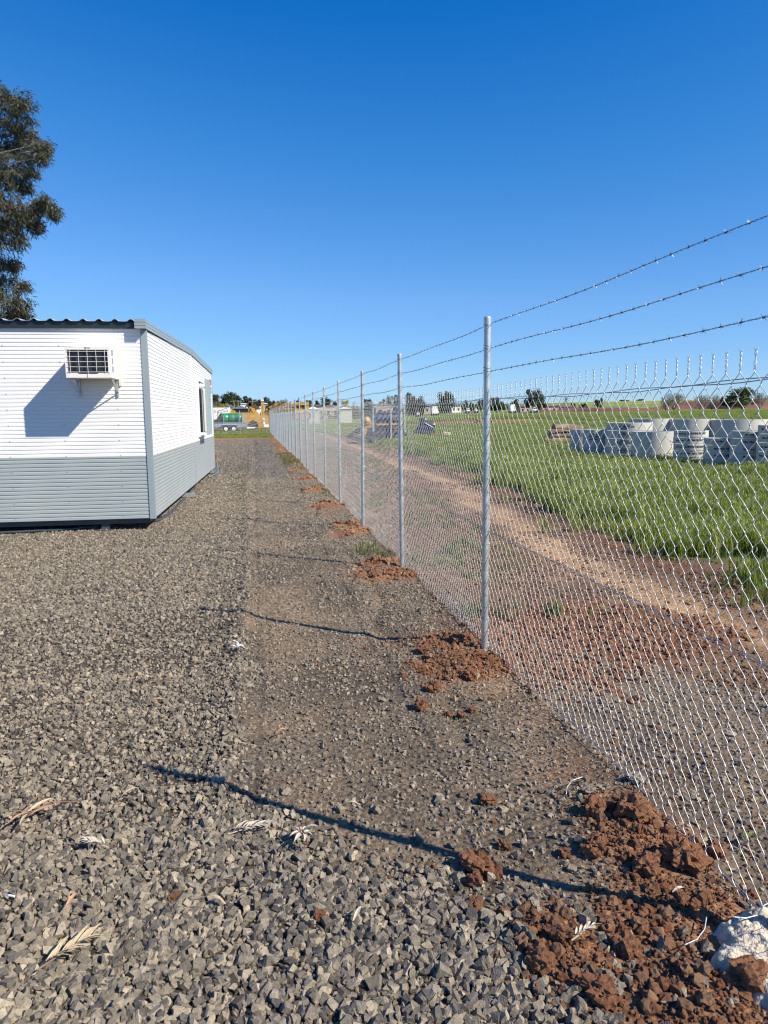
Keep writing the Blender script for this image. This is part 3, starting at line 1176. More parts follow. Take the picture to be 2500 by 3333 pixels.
# air conditioner on the front wall
acx, acd, acz = -.705, .57, 2.29
ac = empty('air_conditioner', T @ Vector((acx, 0, acz)), -PHI, 'boxy white window air conditioner jutting from the front wall on brackets', 'air conditioner')
aw, ah = .60, .415
mb = MB()
th = .02
y0, y1 = -acd, -.012
mb.box((0, (y0 + y1) / 2, ah - th / 2), (aw, y1 - y0, th))
mb.box((0, (y0 + y1) / 2, th / 2), (aw, y1 - y0, th))
mb.box((-aw / 2 + th / 2, (y0 + y1) / 2, ah / 2), (th, y1 - y0, ah - 2 * th - .002))
mb.box((aw / 2 - th / 2, (y0 + y1) / 2, ah / 2), (th, y1 - y0, ah - 2 * th - .002))
mb.box((0, y1 - .1, ah / 2), (aw - 2 * th - .004, .02, ah - 2 * th - .004))
mb.build('casing', MAT['ac'], ac)
mb = MB()                        # front bezel
fy = y0 - .006
mb.box((0, fy, ah - .015), (aw, .014, .034))
mb.box((0, fy, .022), (aw, .014, .052))
mb.box((-aw / 2 + .013, fy, ah / 2 + .006), (.030, .014, ah - .092))
mb.box((aw / 2 - .013, fy, ah / 2 + .006), (.030, .014, ah - .092))
for sx in (-1, 1):
    mb.add([(sx * .27, fy - .0065, .048), (sx * .12, fy - .0065, .048), (sx * .15, fy - .0065, .068), (sx * .27, fy - .0065, .068)],
           [(0, 1, 2, 3) if sx > 0 else (3, 2, 1, 0)])
mb.build('bezel', MAT['ac'], ac)
mb = MB()
mb.box((0, y0 + .035, ah / 2), (aw - .05, .01, ah - .06))
for k in range(26):
    mb.box((0, y0 + .026, .05 + k * .0125), (aw - .09, .006, .004))
mb.build('condenser_coil', MAT['fin'], ac)
for k in range(4):
    mb = MB()
    x = -.20 + k * .135
    mb.box((x + .01, y0 + .016, ah / 2), (.018, .01, ah - .09))
    mb.build('shroud_rib', MAT['black'], ac)
for k in range(5):
    mb = MB()
    z = .075 + k * .071
    mb.cyl((-aw / 2 + .02, fy - .012, z), (aw / 2 - .02, fy - .012, z), .0032, n=6)
    mb.build('grille_bar', MAT['ac'], ac)
for k in range(5):
    mb = MB()
    x = -.235 + k * .1175
    mb.cyl((x, fy - .018, .070 if k != 2 else .012), (x, fy - .018, ah - .04 if k != 2 else ah - .008), .0032, n=6)
    mb.build('grille_bar', MAT['ac'], ac)
vv, ff = text_mesh('TECO', .030, .0008)
vv = [(p[0], fy - .0085, p[1] + ah - .0115) for p in vv]
obj('lettering', mesh_from('lettering', vv, ff, MAT['ink']), ac)
for k in range(3):               # louvred openings in the side
    mb = MB()
    for j in range(6):
        mb.box((aw / 2 + .002, y0 + .15, .085 + k * .115 + j * .015), (.006, .10, .008))
    mb.build('side_vent', MAT['signblue'], ac)
mb = MB()                        # timber surround where it enters the wall
mb.box((aw / 2 + .012, -.018, ah / 2 - .03), (.035, .03, ah + .13))
mb.box((-aw / 2 - .012, -.018, ah / 2 - .03), (.035, .03, ah + .13))
mb.box((0, -.018, ah + .02), (aw - .012, .028, .035))
mb.build('wall_surround', MAT['cream'], ac)
for x in (-.27, .27):
    mb = MB()
    mb.bar((x, -.015, -.26), (x, -.015, 0), .035, .006)
    mb.box((x, -.24, -.006), (.035, .45, .008))
    mb.bar((x, -.02, -.20), (x, -.34, -.012), .028, .006)
    mb.box((x, -.025, -.13), (.030, .012, .25))
    mb.build('bracket', MAT['galv'], ac)

# poly conduit lying round the office, pipe and earth stake at the far corner
path = [G(-700, 1745), G(0, 1738), G(200, 1731), G(380, 1719), G(470, 1706), G(520, 1697), G(560, 1672), G(588, 1640), G(606, 1622), G(622, 1600), G(640, 1578), G(660, 1556)]
mb = MB()
cpts = []
for i in range(len(path) - 1):
    for k in range(6):
        q = path[i] + (path[i + 1] - path[i]) * k / 6
        cpts.append((q[0], q[1], Hs(q[0], q[1]) + .03))
mb.tube(cpts, .022, 8)
tag(mb.build('conduit', MAT['conduit'], smooth=True), 'dark poly conduit snaking along the gravel round the office corner', 'conduit')
mb = MB()
q = T @ Vector((.05, 10.9, 0))
mb.tube([(q.x - .1, q.y - 1.6, .05), (q.x + .03, q.y - .6, .06), (q.x + .07, q.y, .10), (q.x + .05, q.y + .25, .3), (q.x, q.y + .3, .42)], .022, 8)
tag(mb.build('drain_pipe', MAT['bluepipe'], smooth=True), 'blue grey waste pipe bending up to the far office corner', 'pipe')
q = G(696, 1521)
mb = MB()
mb.cyl((q[0] + .09, q[1], -.05), (q[0] + .09, q[1], .42), .022, n=8)
mb.cyl((q[0] + .09, q[1], .36), (q[0] + .09, q[1], .43), .034, n=8)
tag(mb.build('earth_stake', MAT['copper']), 'short copper coloured stake in gravel at the far office corner', 'stake')


# ------------------------------------------------------------------ the boundary fence
fence = empty('chain_link_fence', (POST_X, POST_Y0, 0), 0, 'galvanised chain link fence with three strands of barbed wire', 'fence')
FX = POST_X
FY = POST_Y0
PR = .0242
mb = MB()
mb.cyl((0, 0, -.25), (0, 0, POST_H - .012), PR, n=20, caps=False)
post_me = mb.mesh('post', MAT['galv'], True)
mb = MB()
prof = [(PR + .0005, -.050), (PR + .0022, -.050), (PR + .0022, -.008), (PR - .003, .0), (0.004, .004)]
nn = 20
v = []
f = []
for r_, z in prof:
    for k in range(nn):
        v.append((r_ * math.cos(2 * math.pi * k / nn), r_ * math.sin(2 * math.pi * k / nn), POST_H + z - .004))
for i in range(len(prof) - 1):
    for k in range(nn):
        f.append((i * nn + k, i * nn + (k + 1) % nn, (i + 1) * nn + (k + 1) % nn, (i + 1) * nn + k))
f.append(tuple(range((len(prof) - 1) * nn, len(prof) * nn)))
mb.add(v, f)
cap_me = mb.mesh('post_cap', MAT['galv'], True)
cap_me.set_sharp_from_angle(angle=math.radians(30))
mb = MB()                         # lacing wire wound round the post
tp = []
for i in range(260):
    z = .09 + i * 1.78 / 260
    turn = i / 26.0
    fr_ = turn - math.floor(turn)
    an = 2 * math.pi * fr_
    zz = .09 + (math.floor(turn) + (0 if fr_ < .55 else (fr_ - .55) / .45)) * .178
    tp.append(((PR + .0025) * math.cos(an + math.pi * .1), (PR + .0025) * math.sin(an + math.pi * .1), zz))
mb.tube(tp, .0016, 4)
for z in (2.02, 2.04, 2.17, 2.19, 2.325):
    ring = [((PR + .0025) * math.cos(a), (PR + .0025) * math.sin(a), z + .004 * math.sin(a)) for a in np.linspace(0, 2 * math.pi, 17)]
    mb.tube(ring, .0017, 4)
lace_me = mb.mesh('lacing_wire', MAT['barb'])
for i, py in enumerate(POST_YS):
    p = obj('post', post_me, fence, (0, py - FY, 0))
    p.rotation_euler = (math.radians(.35) * math.sin(i * 2.1), math.radians(.3) * math.cos(i * 1.3), i * 1.1)
    if i == 3:
        p.rotation_euler = (0, 0, 0)
    c = obj('post_cap', cap_me, p)
    l_ = obj('lacing_wire', lace_me, p)
    l_.rotation_euler = (0, 0, -i * 1.1 if i != 3 else 0)

ROW = .040                        # spacing of the woven wires
RZ = .0455                        # height of half a diamond
NR = 40                           # half zigzags
Z0 = .035
WR = .00145


def wire_path(kind, detail=True):
    """one woven wire; kind 0 has its right bends on even rows, kind 1 its left bends"""
    a = ROW / 2 + WR * .6
    pts = []
    for k in range(NR + 1):
        right = (k % 2 == 0) == (kind == 0)
        pts.append((a if right else -a, Z0 + k * RZ))
    out = []
    for k in range(NR + 1):
        y, z = pts[k]
        out.append((0.0, y, z))
        if k < NR:
            yn = pts[k + 1][0]
            s_in = -1 if (k % 2 == 0) else 1
            for t_ in ((.13, .3, .5, .7, .87) if detail else ()):
                e = .5 - .5 * math.cos(math.pi * t_)
                e = .72 * e + .28 * t_
                out.append((s_in * WR * 1.2 * math.sin(math.pi * t_) ** .5, y + (yn - y) * e, z + RZ * t_))
    # twisted barbs at both ends (neighbours share them)
    sg_ = 1 if kind == 0 else -1
    zt = Z0 + NR * RZ
    top = []
    for j in range(1, 8):
        an = j * 1.35 + (0 if kind == 0 else math.pi)
        top.append((.0024 * math.cos(an), sg_ * (ROW / 2) + .0024 * math.sin(an), zt + .006 + j * .0075))
    top.append((.003 * sg_, sg_ * (ROW / 2) + .009 * (1 if kind else -1), zt + .070))
    bot = []
    sb = pts[0][0]
    yb = (ROW / 2) if sb > 0 else -(ROW / 2)
    for j in range(1, 6):
        an = j * 1.5 + (0 if kind == 0 else math.pi)
        w = .0024 + .0014 * j
        bot.append((w * .5 * math.cos(an), yb + (w if kind == 0 else -w), Z0 - .005 - j * .009))
    if not detail:
        top = top[-1:]
        bot = bot[-1:]
    return bot[::-1] + out + top


def bow(y):
    """how far the slack mesh stands off the post line"""
    ph = ((y - FY) / POST_S) % 1.0
    return .032 + .020 * math.sin(math.pi * ph) + .030 * (float(vn(np.array([y * .6]), np.array([2.0]), 91)[0]) - .5)


def bowed(path, amp, ph):
    return [(x + amp * math.sin((z - Z0) * 1.75 + ph) + .004 * math.sin(z * 9 + ph * 3), y + .003 * math.sin(z * 5.3 + ph), z) for x, y, z in path]


wire_me = []
for kind in (0, 1):
    row = []
    for vnt in range(4):
        mb = MB()
        mb.tube(bowed(wire_path(kind), .004, vnt * .35), WR, 4)
        row.append(mb.mesh('mesh_wire', MAT['wire'], True))
    wire_me.append(row)
Y_FIRST = 2.0
N_ONE = 300


def wire_y(i):
    y = Y_FIRST + i * ROW
    return y + .034 * (float(fbm(np.array([y * 1.6]), np.array([5.0]), 93, 2)[0]) - .5)


for i in range(N_ONE):
    y = wire_y(i)
    vnt = int((math.sin(i * .11) + 1) * 1.99)
    o = obj('mesh_wire', wire_me[i % 2][vnt], fence, (bow(y), y - FY, .0 + .012 * math.sin(i * .05)))
    o.rotation_euler = (.006 * math.sin(i * .045 + 1), -.004 * math.sin(i * .07), 0)
# the rest, nearer than the frame and farther along, joined
lo = [np.array(wire_path(k_, False)) for k_ in (0, 1)]
last_y = POST_YS[-1]
paths = []
for i in list(range(-90, 0)) + list(range(N_ONE, int((last_y - Y_FIRST) / ROW))):
    y = wire_y(i)
    p = lo[i % 2] + np.array([bow(y), y - FY, .012 * math.sin(i * .05)])
    paths.append(p)
vv, qq = np_tubes(np.array(paths), WR, 3)
o = obj('mesh_wires', np_mesh('mesh_wires', vv, qq, MAT['wire'], True), fence)
o['kind'] = 'stuff'


def line_wire(z, sag, off, twist=0.0):
    y0_, y1_ = POST_YS[0], POST_YS[-1]
    pts_ = []
    y = y0_
    while y < y1_:
        ph = ((y - FY) / POST_S) % 1.0
        zz = z - sag * math.sin(math.pi * ph) + .006 * (float(vn(np.array([y * 2.0]), np.array([z * 9]), 95)[0]) - .5)
        pts_.append((off + bow(y) + twist * math.cos(y * 9), y - FY, zz + twist * math.sin(y * 9)))
        y += .12 if y < 22 else .75
    return pts_


for z, sag in ((1.832, .012), (.905, .02), (.065, .012)):
    mb = MB()
    mb.tube(line_wire(z, sag, .006, .004), .0019, 5)
    mb.tube(line_wire(z - .004, sag * 1.2, .006, -.004), .0019, 5)
    mb.build('line_wire', MAT['barb'], fence, smooth=True)

for bi, z in enumerate((2.335, 2.175, 2.02)):
    mb = MB()
    rb = random.Random(40 + bi)
    y0_, y1_ = POST_YS[0], POST_YS[-1]

    def cl(y):
        ph = ((y - FY) / POST_S) % 1.0
        return (.028, y - FY, z - .010 * math.sin(math.pi * ph) + .004 * math.sin(y * 3.1 + bi))

    for strand in (0, math.pi):
        pts_ = []
        y = y0_
        while y < y1_:
            c_x, c_y, c_z = cl(y)
            if y < 22:
                an = y / .075 * 2 * math.pi + strand
                pts_.append((c_x + .0018 * math.cos(an), c_y, c_z + .0018 * math.sin(an)))
                y += .0125
            else:
                pts_.append((c_x, c_y, c_z + (.0012 if strand else -.0012)))
                y += .75
        mb.tube(pts_, .0013, 3)
    y = y0_
    while y < 45:
        c_x, c_y, c_z = cl(y)
        c3 = Vector((c_x, c_y, c_z))
        for k in range(4):
            an = k * math.pi / 2 + rb.uniform(-.5, .5) + rb.random()
            d = Vector((math.cos(an), rb.uniform(-.45, .45), math.sin(an))).normalized()
            mb.cyl(c3 - d * .002, c3 + d * .015, .0013, .0005, 3, False)
        for k in range(3):
            a0 = k / 3
            ring = [(c_x + .0036 * math.cos(a), c_y + (a0 - .5) * .008 + .001 * a, c_z + .0036 * math.sin(a)) for a in np.linspace(0, 6.28, 6)]
            mb.tube(ring, .0011, 3, False)
        y += rb.uniform(.095, .125)
    mb.build('barbed_wire', MAT['barb'], fence)

# concrete footing of the nearest post
ft = empty('concrete_footing', (1.60, 1.76, 0), 0, 'rough white concrete footing round the fence line at bottom right', 'footing')
n_ = 96
gu = np.linspace(-.36, .36, n_)
FU, FV = np.meshgrid(gu, gu)
rr = np.hypot(FU / 1.05, FV) + (fbm(FU * 9 + 3, FV * 9, 97, 4) - .5) * .16
fz = .075 * sst(.30, .20, rr) + .05 * sst(.34, .05, rr) * fbm(FU * 6, FV * 6, 98, 3) + .055 * (fbm(FU * 22, FV * 22, 99, 4) - .5) + .022 * (fbm(FU * 80, FV * 80, 96, 2) - .5)
fz = fz + H(FU + 1.60, FV + 1.76) - .03
fz = np.where(rr > .33, fz - .08, fz)
ii = np.arange(n_ * n_).reshape(n_, n_)
keep = (rr[:-1, :-1] < .37)
qq = np.stack([ii[:-1, :-1], ii[:-1, 1:], ii[1:, 1:], ii[1:, :-1]], -1)[keep].reshape(-1, 4)
u, inv = np.unique(qq, return_inverse=True)
vv = np.stack([FU, FV, fz], -1).reshape(-1, 3)[u]
obj('footing_top', np_mesh('footing_top', vv, inv.reshape(-1, 4), MAT['cement'], True), ft)

# the far fence across the yard
ff_ = empty('chain_link_fence', (-3.2, 74.6, 0), 0, 'distant chain link fence crossing the yard in front of the trailer', 'fence')
fz0 = 0.0
for x in (-11.5, -8.4, -5.3, -1.42 + 0, 1.55):
    mb = MB()
    mb.cyl((x + 3.2, 0, -.2), (x + 3.2, 0, 2.35), .03, n=8)
    mb.build('post', MAT['galv'], ff_)
mb = MB()
mb.cyl((-1.42 + 3.2 - 1.6, 0.05, .05), (1.5 + 3.2 - .1, .05, 1.75), .024, n=6)
mb.build('brace', MAT['galv'], ff_)
mb = MB()
mb.cyl((-1.0 + 3.2, 0.08, .7), (1.5 + 3.2, .08, 1.3), .024, n=6)
mb.build('brace', MAT['galv'], ff_)
paths = []
for i in range(int(13.0 / .05)):
    p = lo[i % 2] * np.array([1, 1.25, 1.0])
    p = np.stack([p[:, 1] - 8.3 + i * .05, p[:, 0] - .04, p[:, 2]], 1)
    paths.append(p)
vv, qq = np_tubes(np.array(paths), .0035, 3)
o = obj('mesh_wires', np_mesh('mesh_wires', vv, qq, MAT['wire'], True), ff_)
o['kind'] = 'stuff'


def board(px0, px1, py0, py1, Y, label, name='notice_board', mat='paper'):
    a = P(px0, py0, Y)
    b_ = P(px1, py1, Y)
    mb = MB()
    mb.box(((a[0] + b_[0]) / 2, Y, (a[2] + b_[2]) / 2), (abs(b_[0] - a[0]), .02, abs(a[2] - b_[2])))
    return tag(mb.build(name, MAT[mat]), label, 'sign')


board(853, 861.5, 1360, 1367, 74.45, 'small pale upper notice on the far fence corner')
board(856, 863, 1372, 1381, 74.45, 'small pale middle notice on the far fence corner')
board(856, 875, 1381.5, 1390, 74.42, 'wide white notice low on the far fence corner')


# ------------------------------------------------------------------ trees
def leaf_quads(rng, centers, radii, n_per, size, droop=.0, flat=.8):
    vs = []
    for c, r in zip(centers, radii):
        n = n_per
        d = rng.normal(size=(n, 3))
        d /= np.linalg.norm(d, axis=1, keepdims=True)
        rad = r * rng.random(n) ** .45
        p = np.array(c) + d * rad[:, None] * np.array([1, 1, flat])
        nrm = d + rng.normal(size=(n, 3)) * .7
        nrm /= np.linalg.norm(nrm, axis=1, keepdims=True)
        a = np.cross(nrm, rng.normal(size=(n, 3)))
        a /= np.linalg.norm(a, axis=1, keepdims=True)
        a[:, 2] -= droop
        b_ = np.cross(nrm, a)
        s = size * rng.uniform(.6, 1.4, n)[:, None]
        vs.append(np.stack([p - a * s, p + b_ * s * .5, p + a * s, p - b_ * s * .5], 1))
    v = np.concatenate(vs).reshape(-1, 3)
    return v, np.arange(len(v)).reshape(-1, 4)


def fol(name, c, dry=False):
    c2 = tuple(q * 1.7 for q in c)
    c0 = tuple(q * .6 for q in c)
    return nmat(name, c, .7, 0, .35, 1.3, transl=.12, spec=.2, coord='Object')


FOL = [fol('dark_gum_foliage', (.045, .065, .03)), fol('olive_gum_foliage', (.075, .085, .035)), fol('bluish_gum_foliage', (.06, .075, .05)),
       fol('wattle_blossom', (.38, .28, .03)), fol('bare_twigs', (.20, .17, .14)), fol('fresh_green_foliage', (.085, .11, .035)), fol('palm_frond', (.06, .09, .03))]


def crown_mesh(kind, seed):
    """crown filling a box of height 1 (0..1) and width 1"""
    rng = np.random.default_rng(seed)
    cs = []
    rs = []
    nb = 18 if kind != 'round' else 9
    for i in range(nb):
        a = rng.uniform(0, 6.28)
        h = rng.uniform(.20, .88)
        wid = .36 * math.sin(math.pi * min(1, (h + .02) / 1.02)) ** .6
        rr_ = wid * rng.random() ** .4
        cs.append((math.cos(a) * rr_, math.sin(a) * rr_, h))
        rs.append(rng.uniform(.13, .22))
    cs.append((0, 0, .55))
    rs.append(.26)
    return leaf_quads(rng, cs, rs, 120, .036, .25, .8)


def bare_mesh(seed):
    r = random.Random(seed)
    mb = MB()

    def br(p, d, ln, rad, dep):
        q = p + d * ln
        mb.cyl(p, q, rad, rad * .65, 4, False)
        if dep == 0:
            return
        for k in range(3 if dep > 1 else 4):
            nd = (d + Vector((r.uniform(-1, 1), r.uniform(-1, 1), r.uniform(-.25, .8))) * .75).normalized()
            br(q, nd, ln * r.uniform(.6, .85), rad * .6, dep - 1)
    for k in range(5):
        a = k * 1.26 + r.random()
        br(Vector((0, 0, 0.02)), Vector((math.cos(a) * .6, math.sin(a) * .6, .85)).normalized(), .28, .018, 4)
    return mb


def trunk_mb(seed, top=.55, r0=.035):
    r = random.Random(seed)
    mb = MB()
    mb.tube([(0, 0, -.08), (.01, .005, .15), (.0, .01, .35), (.01, 0, top)], [r0, r0 * .8, r0 * .65, r0 * .35], 7)
    for k in range(5):
        a = r.uniform(0, 6.28)
        z = r.uniform(.2, .42)
        mb.tube([(0, 0, z), (math.cos(a) * .12, math.sin(a) * .12, z + .14), (math.cos(a) * .26, math.sin(a) * .26, z + .28)], [r0 * .5, r0 * .32, r0 * .12], 5)
    return mb


TREE = {}


def tree_parts(kind):
    if kind in TREE:
        return TREE[kind]
    nm, k = kind
    if nm == 'bare':
        mb = bare_mesh(300 + k)
        top = max(p[2] for p in mb.v)
        wd = max(max(abs(p[0]), abs(p[1])) for p in mb.v)
        mb.v = [(p[0] / (2 * wd), p[1] / (2 * wd), p[2] / top) for p in mb.v]
        rg_ = np.random.default_rng(900 + k)
        cs_ = [(math.cos(a_) * .30 * q_, math.sin(a_) * .30 * q_, .25 + .5 * rg_.random()) for a_, q_ in zip(rg_.uniform(0, 6.28, 14), rg_.random(14) ** .5)]
        v_, q_ = leaf_quads(rg_, cs_, [.22] * 14, 110, .030, -.4, 1.0)
        v_ = v_.reshape(-1, 4, 3)
        v_ = v_.mean(1, keepdims=True) + (v_ - v_.mean(1, keepdims=True)) * 1.0
        v_[:, 1] = v_[:, 0] * .45 + v_[:, 2] * .55 + (v_[:, 1] - (v_[:, 0] + v_[:, 2]) / 2) * .22
        v_[:, 3] = v_[:, 0] * .5 + v_[:, 2] * .5 + (v_[:, 3] - (v_[:, 0] + v_[:, 2]) / 2) * .22
        mb.add(v_.reshape(-1, 3), q_)
        cm = mb.mesh('crown', FOL[4])
        tm = trunk_mb(k, .25, .03).mesh('trunk', MAT['bark'], True)
    elif nm == 'palm':
        mb = MB()
        r = random.Random(5)
        for i in range(26):
            a = i * 2.4
            el = r.uniform(-.6, 1.0)
            prev = Vector((0, 0, .80))
            d = Vector((math.cos(a) * math.cos(el), math.sin(a) * math.cos(el), math.sin(el)))
            for j in range(4):
                q = prev + d * .12 * Vector((1.6, 1.6, .6)).length / 2
                w = Vector((-d.y, d.x, 0)) * .03
                mb.quad(prev - w, prev + w, q + w, q - w)
                prev = q
                d = (d + Vector((0, 0, -.3))).normalized()
        cm = mb.mesh('crown', FOL[6])
        mb = MB()
        mb.tube([(0, 0, -.05), (0, 0, .8)], [.05, .04], 8)
        tm = mb.mesh('trunk', MAT['bark'], True)
    else:
        v_, q_ = crown_mesh(nm, 400 + k)
        cm = np_mesh('crown', v_, q_, FOL[{'dark': 0, 'olive': 1, 'blue': 2, 'wattle': 3, 'green': 5}[nm]])
        tm = trunk_mb(k).mesh('trunk', MAT['bark'], True)
    TREE[kind] = (cm, tm)
    return TREE[kind]


def tree(pxc, pytop, width_px, Y, kind, label, group='trees along the horizon', cat='tree', name='tree'):
    top = P(pxc, pytop, Y)
    zb = Hs(top[0], Y)
    h = top[2] - zb
    w = width_px / F_PX * Y * (1.35 if kind[0] not in ('bare', 'palm') else 1.1)
    cm, tm = tree_parts(kind)
    o = empty(name, (top[0], Y, zb), random.uniform(0, 6.28), label, cat, group)
    o.scale = (w, w, h)
    obj('crown', cm, o)
    obj('trunk', tm, o)
    return o


def z1(a, b_=0):
    return 680 + a / 5.53, 1240 + b_ / 5.53


def z2(a, b_=0):
    return 880 + a / 5.53, 1240 + b_ / 5.53


def z3(a, b_=0):
    return 1120 + a / 5.53, 1260 + b_ / 5.53


def z4(a, b_=0):
    return 1320 + a / 5.53, 1260 + b_ / 5.53


def z8(a, b_=0):
    return 1560 + a / 3.318, 1240 + b_ / 3.318


def z7(a, b_=0):
    return 2000 + a / 3.318, 1240 + b_ / 3.318


TL = [
    (*z1(20, 240), 40, 330, ('dark', 1), 'dark gum half hidden behind the far office corner'),
    (*z1(115, 238), 27, 335, ('dark', 2), 'dark gum just right of the office corner on the hill'),
    (*z1(260, 262), 24, 330, ('olive', 3), 'low olive gum left of the tallest hill gum'),
    (*z1(365, 182), 42, 325, ('dark', 3), 'tallest dark gum on the hill above the yellow machines'),
    (*z1(440, 215), 26, 340, ('dark', 2), 'dark gum crowding the right of the tallest hill gum'),
    (*z1(535, 250), 26, 340, ('dark', 4), 'rounded dark gum in the middle of the hill row'),
    (*z1(680, 240), 23, 335, ('dark', 5), 'upright dark gum with two crowns above the raised boom'),
    (*z1(750, 288), 22, 330, ('blue', 6), 'bluish gum leaning on the upright two crowned gum'),
    (*z1(858, 310), 27, 330, ('dark', 7), 'broad low dark gum left of the yellow mast'),
    (*z1(1026, 278), 22, 320, ('blue', 8), 'lone rounded gum right of the yellow mast'),
    (*z1(1110, 348), 24, 280, ('dark', 9), 'low dark clump behind the tangled yellow beams'),
    (*z1(1200, 345), 26, 290, ('dark', 4), 'low dark shrub row under the bare grey tree'),
    (*z1(1345, 295), 40, 300, ('bare', 1), 'bare grey tree above the tangled yellow beams'),
    (*z1(108, 360), 20, 210, ('bare', 2), 'small bare tree beside the office corner'),
    (*z1(222, 395), 26, 205, ('wattle', 1), 'yellow flowering wattle behind the white truck'),
    (*z2(500, 335), 18, 310, ('blue', 2), 'small gum between two distant fence posts'),
    (*z2(665, 312), 28, 300, ('dark', 5), 'dark gum above the yellow cab'),
    (*z2(830, 338), 20, 300, ('olive', 6), 'olive gum left of the big round gum'),
    (*z2(985, 275), 38, 290, ('dark', 3), 'big round gum behind the seventh fence post'),
    (*z2(1165, 358), 20, 290, ('blue', 8), 'small bluish gum left of the yellow wattle'),
    (*z2(1345, 345), 30, 220, ('wattle', 2), 'broad yellow wattle beside the fifth fence post'),
    (*z2(1510, 342), 22, 230, ('bare', 3), 'pale bare tree right of the broad wattle'),
    (*z3(430, 172), 36, 240, ('dark', 7), 'dense dark tree right of the third fence post'),
    (*z3(690, 196), 22, 250, ('blue', 6), 'pale bluish tree between dense dark trees'),
    (*z3(820, 138), 26, 230, ('olive', 3), 'brown tinged gum left of the second fence post'),
    (*z3(930, 122), 26, 230, ('olive', 1), 'brown tinged gum cut by the second fence post'),
    (*z3(1160, 95), 26, 225, ('olive', 2), 'tall brown green gum right of the second fence post'),
    (*z3(1265, 110), 26, 225, ('olive', 5), 'brown green gum with a flat crown'),
    (*z3(1390, 145), 28, 225, ('dark', 9), 'dark low gum at the end of the brown row'),
    (*z4(680, 65), 42, 215, ('dark', 4), 'large dark domed tree over the parked trucks'),
    (*z4(790, 90), 32, 218, ('dark', 2), 'darker half of the domed tree, on its right'),
    (*z4(1090, 220), 12, 215, ('green', 1), 'thin green tree left of the nearest post'),
    (*z4(1200, 250), 16, 215, ('olive', 6), 'small olive shrub left of the nearest post'),
    (*z8(20, 190), 26, 205, ('olive', 3), 'olive tree cut off by the nearest post'),
    (*z8(190, 155), 52, 205, ('dark', 5), 'wide dark tree just right of the nearest post'),
    (*z8(390, 180), 30, 205, ('dark', 7), 'narrow dark tree with pale trunk beside houses'),
    (*z8(590, 72), 56, 195, ('dark', 3), 'largest spreading tree over the brown roofed houses'),
    (*z8(665, 130), 34, 197, ('dark', 1), 'right shoulder of the largest spreading tree'),
    (*z8(935, 178), 26, 215, ('palm', 1), 'palm tree between the brown roofed houses'),
    (*z8(1015, 225), 16, 215, ('dark', 6), 'low dark bush right of the palm'),
    (*z8(1130, 240), 34, 225, ('olive', 4), 'long olive hedge bush right of the houses'),
    (*z8(1275, 195), 22, 225, ('dark', 8), 'bushy dark tree on the field edge'),
    (*z8(1320, 180), 12, 226, ('blue', 2), 'slim tree touching the bushy dark tree'),
    (*z8(1358, 198), 8, 300, ('palm', 1), 'tiny palm on the yellow rise'),
    (*z8(1540, 202), 20, 520, ('dark', 2), 'left of the small trees on the yellow rise'),
    (*z8(1600, 206), 14, 520, ('dark', 4), 'middle tree of the small trees on the yellow rise'),
    (*z7(275, 192), 22, 520, ('dark', 5), 'right tree of the small trees on the yellow rise'),
    (*z7(200, 215), 10, 520, ('dark', 6), 'tiny shrub among the small trees on the rise'),
    (*z7(650, 118), 98, 185, ('bare', 4), 'wide bare thicket in front of the red bank'),
    (*z7(560, 165), 45, 188, ('bare', 2), 'low bare bush left of the wide thicket'),
    (*z7(930, 128), 50, 185, ('bare', 1), 'bare thicket right of the gap in the red bank'),
    (*z7(1060, 122), 60, 186, ('bare', 3), 'denser bare thicket before the green tree'),
    (*z7(1215, 148), 40, 186, ('dark', 7), 'dark leafy bush left of the spreading green tree'),
    (*z7(1390, 72), 98, 180, ('green', 2), 'spreading fresh green tree at far right'),
    (*z7(1580, 120), 70, 178, ('bare', 4), 'bare tree at the right edge of the picture'),
]
for a in TL:
    tree(*a)
# foliage of the horizon hedges that reads as one mass
rng = np.random.default_rng(77)
cs, rs = [], []
for px in np.arange(690, 1660, 6):
    Y = rng.uniform(300, 420) if px < 1000 else rng.uniform(225, 260)
    q = P(px + rng.uniform(-8, 8), 1340, Y)
    zb = Hs(q[0], Y)
    cs.append((q[0], Y, zb + rng.uniform(.3, 1.3)))
    rs.append(rng.uniform(1.0, 2.4))
v_, q_ = leaf_quads(rng, cs, rs, 46, .45, .1, .8)
tag(obj('hedgerow_foliage', np_mesh('hedgerow_foliage', v_, q_, FOL[1])), kind='stuff')

